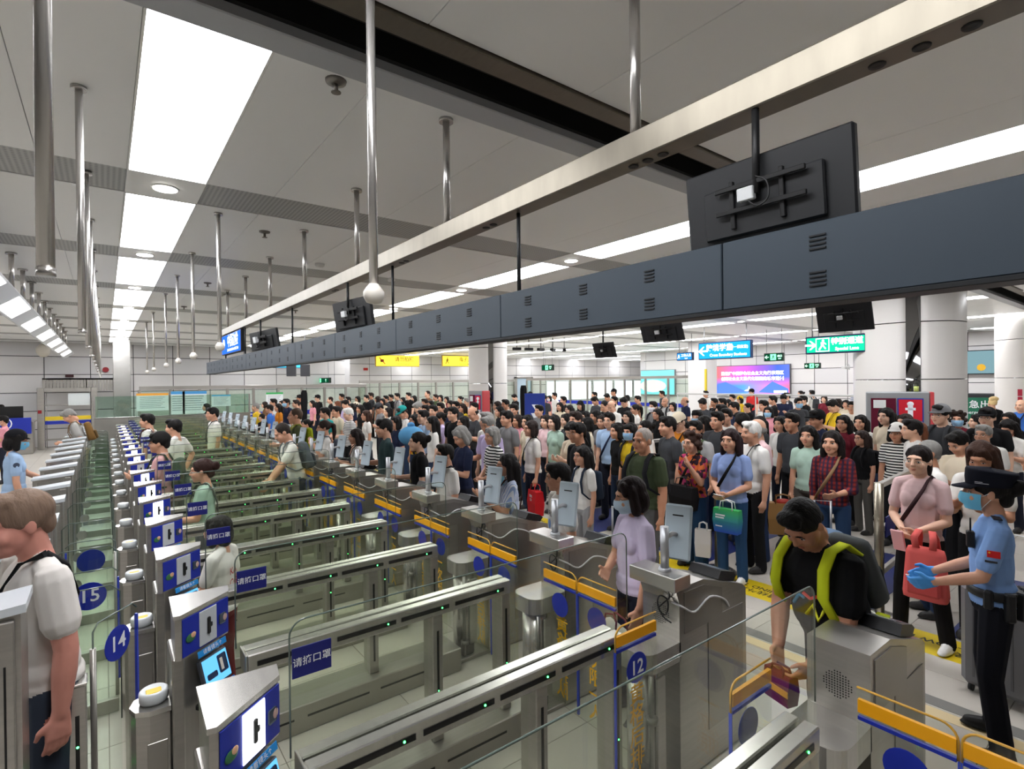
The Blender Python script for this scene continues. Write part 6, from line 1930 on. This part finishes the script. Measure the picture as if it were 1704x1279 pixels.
# bags
def bag_mesh(w, dp, h, taper=.9):
    mb = MB()
    b = [(-w / 2, -dp / 2), (w / 2, -dp / 2), (w / 2, dp / 2), (-w / 2, dp / 2)]
    vs = [(x * taper, y * taper, 0) for x, y in b] + [(x, y * 1.05, h * .5) for x, y in b] + [(x * .98, y * .75, h) for x, y in b]
    fs = [(3, 2, 1, 0), (8, 9, 10, 11)]
    for r in (0, 4):
        for i in range(4): fs.append((r + i, r + (i + 1) % 4, r + 4 + (i + 1) % 4, r + 4 + i))
    return mb.add(vs, fs)
def bag(name, label, hang, w, dp, h, mat, rz, strap=.12, hcol=(230, 230, 230), cat='bag', taper=.9):
    """carried bag: 'hang' is the point the handles hang from"""
    z = max(.003, hang.z - strap - h)
    t = thing(name, label, cat, (hang.x, hang.y, z), rz)
    put('bag_body', bag_mesh(w, dp, h, taper), mat, t)
    for s in (-1, 1):
        y = s * dp * .36
        put('handle', MB().tube([(-w * .25, y, h - .01), (-w * .22, y * .7, h + strap * .8), (0, y * .3, h + strap), (w * .22, y * .7, h + strap * .8), (w * .25, y, h - .01)], .006, 6), plain(hcol, .6), t)
    return t
def grad_mat(c1, c2, h):
    m, nt, out = nodemat('printed_paper')
    b = bsdf(nt, out, lin(c1), .45, 0, .4)
    tc = nt.nodes.new('ShaderNodeTexCoord'); sp = nt.nodes.new('ShaderNodeSeparateXYZ'); rp = nt.nodes.new('ShaderNodeValToRGB')
    rp.color_ramp.elements[0].color = lin(c2); rp.color_ramp.elements[1].color = lin(c1)
    nt.links.new(tc.outputs['Generated'], sp.inputs[0]); nt.links.new(sp.outputs['Z'], rp.inputs[0]); nt.links.new(rp.outputs[0], b.inputs['Base Color'])
    return m
hr = hand_world(H_red, 0)
t = bag('tote_bag', 'bright red tote bag with white lettering carried beside a white t-shirt', hr, .30, .14, .34, cloth((196, 34, 40)), H_red['rz'], .10, (196, 34, 40))
put('lettering', text_mesh('SEMI\nLO', .05, .001), WHT, t, (0, -.076, .24), (R(90), 0, 0))
hb = (hand_world(H_blu, 0) + hand_world(H_blu, 1)) / 2
cr, sr = math.cos(H_blu['rz']), math.sin(H_blu['rz'])
hb2 = hb + Vector((cr * .10, sr * .10, 0)) + Vector((sr * .05, -cr * .05, 0))
t = bag('paper_bag', 'glossy green and blue paper bag held by the person in periwinkle', hb2, .27, .10, .24, grad_mat((60, 176, 90), (40, 80, 190), .24), H_blu['rz'], .09)
put('white_print', MB().box(-.10, .0, -.058, -.055, .17, .185).box(-.10, -.01, -.058, -.055, .145, .16).box(-.10, -.03, -.058, -.055, .06, .07), WHT, t)
tag(put('document_card', MB().cbox(-.05, .05, -.03, .03, -.002, .002, .001), WHT, None, hb + Vector((sr * .03, -cr * .03, .03)), (R(-12), R(6), H_blu['rz'])), 'white travel document held by the person in periwinkle', 'document')
# pink backpack carried in front
hp_ = (hand_world(H_pnk, 0) + hand_world(H_pnk, 1)) / 2
cr, sr = math.cos(H_pnk['rz']), math.sin(H_pnk['rz'])
t = thing('backpack', 'coral pink backpack hanging from the forearm of the person in black trousers', 'backpack', (hp_.x + cr * .16 + sr * .07, hp_.y + sr * .16 - cr * .07, hp_.z - .44), H_pnk['rz'] + R(8))
co_ = cloth((222, 100, 96))
bm_ = bmesh.new(); bmesh.ops.create_cube(bm_, size=1)
for v in bm_.verts: v.co = Vector((v.co.x * (.29 if v.co.z < 0 else .24), v.co.y * (.15 if v.co.z < 0 else .11), .20 + v.co.z * .40))
bmesh.ops.bevel(bm_, geom=bm_.edges[:], offset=.05, segments=2, affect='EDGES', profile=.6); bm_.verts.index_update()
put('main_body', MB().add([v.co[:] for v in bm_.verts], [[v.index for v in f.verts] for f in bm_.faces], 0, True), co_, t); bm_.free()
put('front_pocket', MB().cbox(-.11, .11, -.10, -.06, .05, .22, .02), cloth((206, 86, 84)), t)
put('zip', MB().tube([(-.10, -.103, .19), (.10, -.103, .19)], .004, 5), plain((235, 225, 220), .4), t)
for s in (-1, 1): put('shoulder_strap', ribbon([(s * .05, -.03, .38), (s * .06, -.05, .47), (s * .04, .0, .52), (s * .05, .05, .46), (s * .06, .06, .36)], .045, .012), co_, t)
tag(put('pink_phone_case', MB().cbox(-.045, .045, -.008, .008, -.09, .09, .006), plain((236, 178, 182), .5), None, hp_ + Vector((sr * .05 - cr * .03, -cr * .05 - sr * .03, -.04)), (R(20), 0, H_pnk['rz'])), 'pale pink folded sheet in the hands of the person with glasses', 'document')
# bags deeper in the crowd
bw = at_depth(1303, 822, 6.25)
t = bag('paper_bag', 'large plain brown paper bag with a red packet on top in the crowd', bw, .34, .16, .36, plain((168, 126, 74), .7), pxdir(20), .10, (150, 110, 66))
put('packet', MB().ball((0, 0, .37), (.10, .05, .04), 10, 6), plain((190, 60, 50), .5), t)
pb_ = hand_world([q for q in people if q.get('px0') == 610][0], 0); bag('handbag', 'small pink handbag beside a white top near the partition', pb_, .24, .11, .24, cloth((206, 92, 122)), pxdir(60), .10, (190, 80, 110))
wb = at_depth(1170, 868, 5.9); bag('plastic_bag', 'small white carrier bag hanging low beside the wide blue trousers', wb, .17, .09, .30, plain((214, 210, 206), .5), pxdir(30), .08)
lb = hand_world(H_lav, 0); t = bag('tote_bag', 'white tote bag with a maroon and yellow strap beside the lavender t-shirt', Vector((lb.x - .12, lb.y + .06, lb.z + .06)), .28, .12, .26, cloth((222, 218, 210)), pxdir(70), .08, (110, 36, 56))
put('yellow_ribbon', MB().tube([(.12, -.06, .28), (.13, -.075, .2), (.12, -.07, .05)], [.012, .016, .01], 8), plain((222, 190, 40), .5), t)
gb = hand_world(H_grn, 1); t = bag('shoulder_bag', 'cream shoulder bag at the side of the person in pale green', gb + Vector((0, -.05, .30)), .28, .10, .22, cloth((206, 196, 172)), H_grn['rz'] + R(70), .30, (120, 118, 108))
pp_ = H_pat['loc'] + Vector((math.sin(H_pat['rz']) * .17, -math.cos(H_pat['rz']) * .17, 0)) * H_pat['s']
bag('shoulder_bag', 'large black shoulder bag in front of the wide blue trousers', pp_ + Vector((0, 0, 1.05)), .34, .12, .26, cloth((28, 26, 28)), H_pat['rz'], .10, (24, 24, 24))
bb = at_depth(684, 712, 7.0)
t = thing('bundle_bag', 'round light blue bundle bag carried high in the queue', 'bag', (bb.x, bb.y, bb.z - .22))
put('bundle', MB().ball((0, 0, .12), (.17, .15, .13), 14, 10), cloth((96, 160, 206)), t)
put('knot', MB().ball((0, 0, .26), (.05, .05, .04), 10, 6), cloth((86, 146, 196)), t)
rb = (hand_world(H_blk, 0) + hand_world(H_blk, 1)) / 2
t = bag('purse', 'small maroon purse with a yellow band in the hands of the person in black', rb + Vector((-.04, .02, .02)), .15, .07, .14, cloth((112, 30, 62)), H_blk['rz'], .03, (96, 26, 52), 'purse')
put('yellow_band', MB().box(-.074, .074, -.040, -.036, .05, .08), plain((220, 150, 30), .5), t)
gc = at_depth(871, 644, 12.6)
for (px, py, dd, lab) in ((871, 641, 12.9, 'tall black instrument case sticking up beside the blue standing sign'), (506, 649, 15.5, 'tall thin black instrument case near the partition')):
    c = at_depth(px, py, dd)
    t = thing('instrument_case', lab, 'instrument case', (c.x, c.y, 0), R(20))
    k = c.z
    put('case_body', MB().prism([(-.05, k - .9), (.05, k - .9), (.08, k - .3), (.07, k - .08), (.03, k), (-.03, k), (-.07, k - .08), (-.08, k - .3)], 'y', -.05, .05), cloth((22, 22, 24)), t)
    put('lower_body', MB().prism([(-.16, 0), (.16, 0), (.19, .3), (.14, k - .95), (.05, k - .88), (-.05, k - .88), (-.14, k - .95), (-.19, .3)], 'y', -.06, .06), cloth((22, 22, 24)), t)
# luggage
def suitcase(label, x, y, rz, w, dp, h, col, trim=(30, 30, 32)):
    t = thing('suitcase', label, 'suitcase', (x, y, 0), rz)
    put('shell', MB().cbox(-w / 2, w / 2, -dp / 2, dp / 2, .05, h, .035), plain(col, .35), t)
    put('trim_band', MB().cbox(-w / 2 - .004, w / 2 + .004, -.015, .015, .06, h + .004, .004), plain(trim, .4), t)
    for i in range(4): put('rib', MB().box(-w / 2 + .08 + i * (w - .16) / 3 - .006, -w / 2 + .08 + i * (w - .16) / 3 + .006, -dp / 2 - .004, -dp / 2, .12, h - .08), plain(tuple(int(v * .85) for v in col), .4), t)
    put('side_handle', MB().tube([(-.07, -.03, h), (-.06, -.03, h + .03), (.06, -.03, h + .03), (.07, -.03, h)], .010, 6), plain(trim, .4), t)
    put('pull_handle', MB().tube([(-.09, .06, h - .02), (-.09, .06, h + .35), (.09, .06, h + .35), (.09, .06, h - .02)], .010, 6), plain((170, 172, 176), .3, .7), t)
    for sx in (-1, 1):
        for sy in (-1, 1): put('wheel', MB().lathe([(.026, -.012), (.026, .012)], (sx * (w / 2 - .05), sy * (dp / 2 - .05), .027), 12, 0, 'x'), plain(trim, .5), t)
    return t
c = at_depth(1022, 905, 4.75); suitcase('white hard suitcase with a black band standing behind the lavender t-shirt', c.x, c.y, pxdir(60), .38, .24, .66, (226, 224, 216))
suitcase('grey ribbed suitcase behind the policewoman', 4.78, .82, pxdir(60), .46, .28, .74, (112, 112, 116))
c = at_depth(1372, 905, 5.05)
t = thing('trolley_bag', 'slate blue soft trolley bag with a raised handle before the plaid shirt', 'suitcase', (c.x, c.y, 0), pxdir(20))
put('bag_body', MB().cbox(-.18, .18, -.11, .11, .04, .62, .05), cloth((98, 120, 148)), t)
put('top_bundle', MB().ball((0, 0, .66), (.19, .12, .08), 14, 8), cloth((108, 130, 158)), t)
put('pull_handle', MB().tube([(-.07, .08, .6), (-.07, .08, .98), (.07, .08, .98), (.07, .08, .6)], .010, 6), plain((186, 188, 192), .3, .7), t)
for sx in (-1, 1): put('wheel', MB().lathe([(.04, -.015), (.04, .015)], (sx * .15, .05, .04), 12, 0, 'x'), plain((30, 30, 32), .5), t)
# litter in the lane
for (x, y, lab) in ((.85, 2.22, 'crumpled white paper scrap on the lane floor'), (1.12, 2.9, 'flat white tissue on the lane floor beside the rail')):
    o = put('paper_scrap', MB().add([(0, 0, .001), (.05, .01, .004), (.06, .05, .012), (.01, .06, .003), (0, 0, .003), (.05, .01, .006), (.06, .05, .014), (.01, .06, .005)], [(3, 2, 1, 0), (4, 5, 6, 7), (0, 1, 5, 4), (1, 2, 6, 5), (2, 3, 7, 6), (3, 0, 4, 7)]), plain((236, 236, 232), .8), None, (x, y, 0))
    tag(o, lab, 'litter')
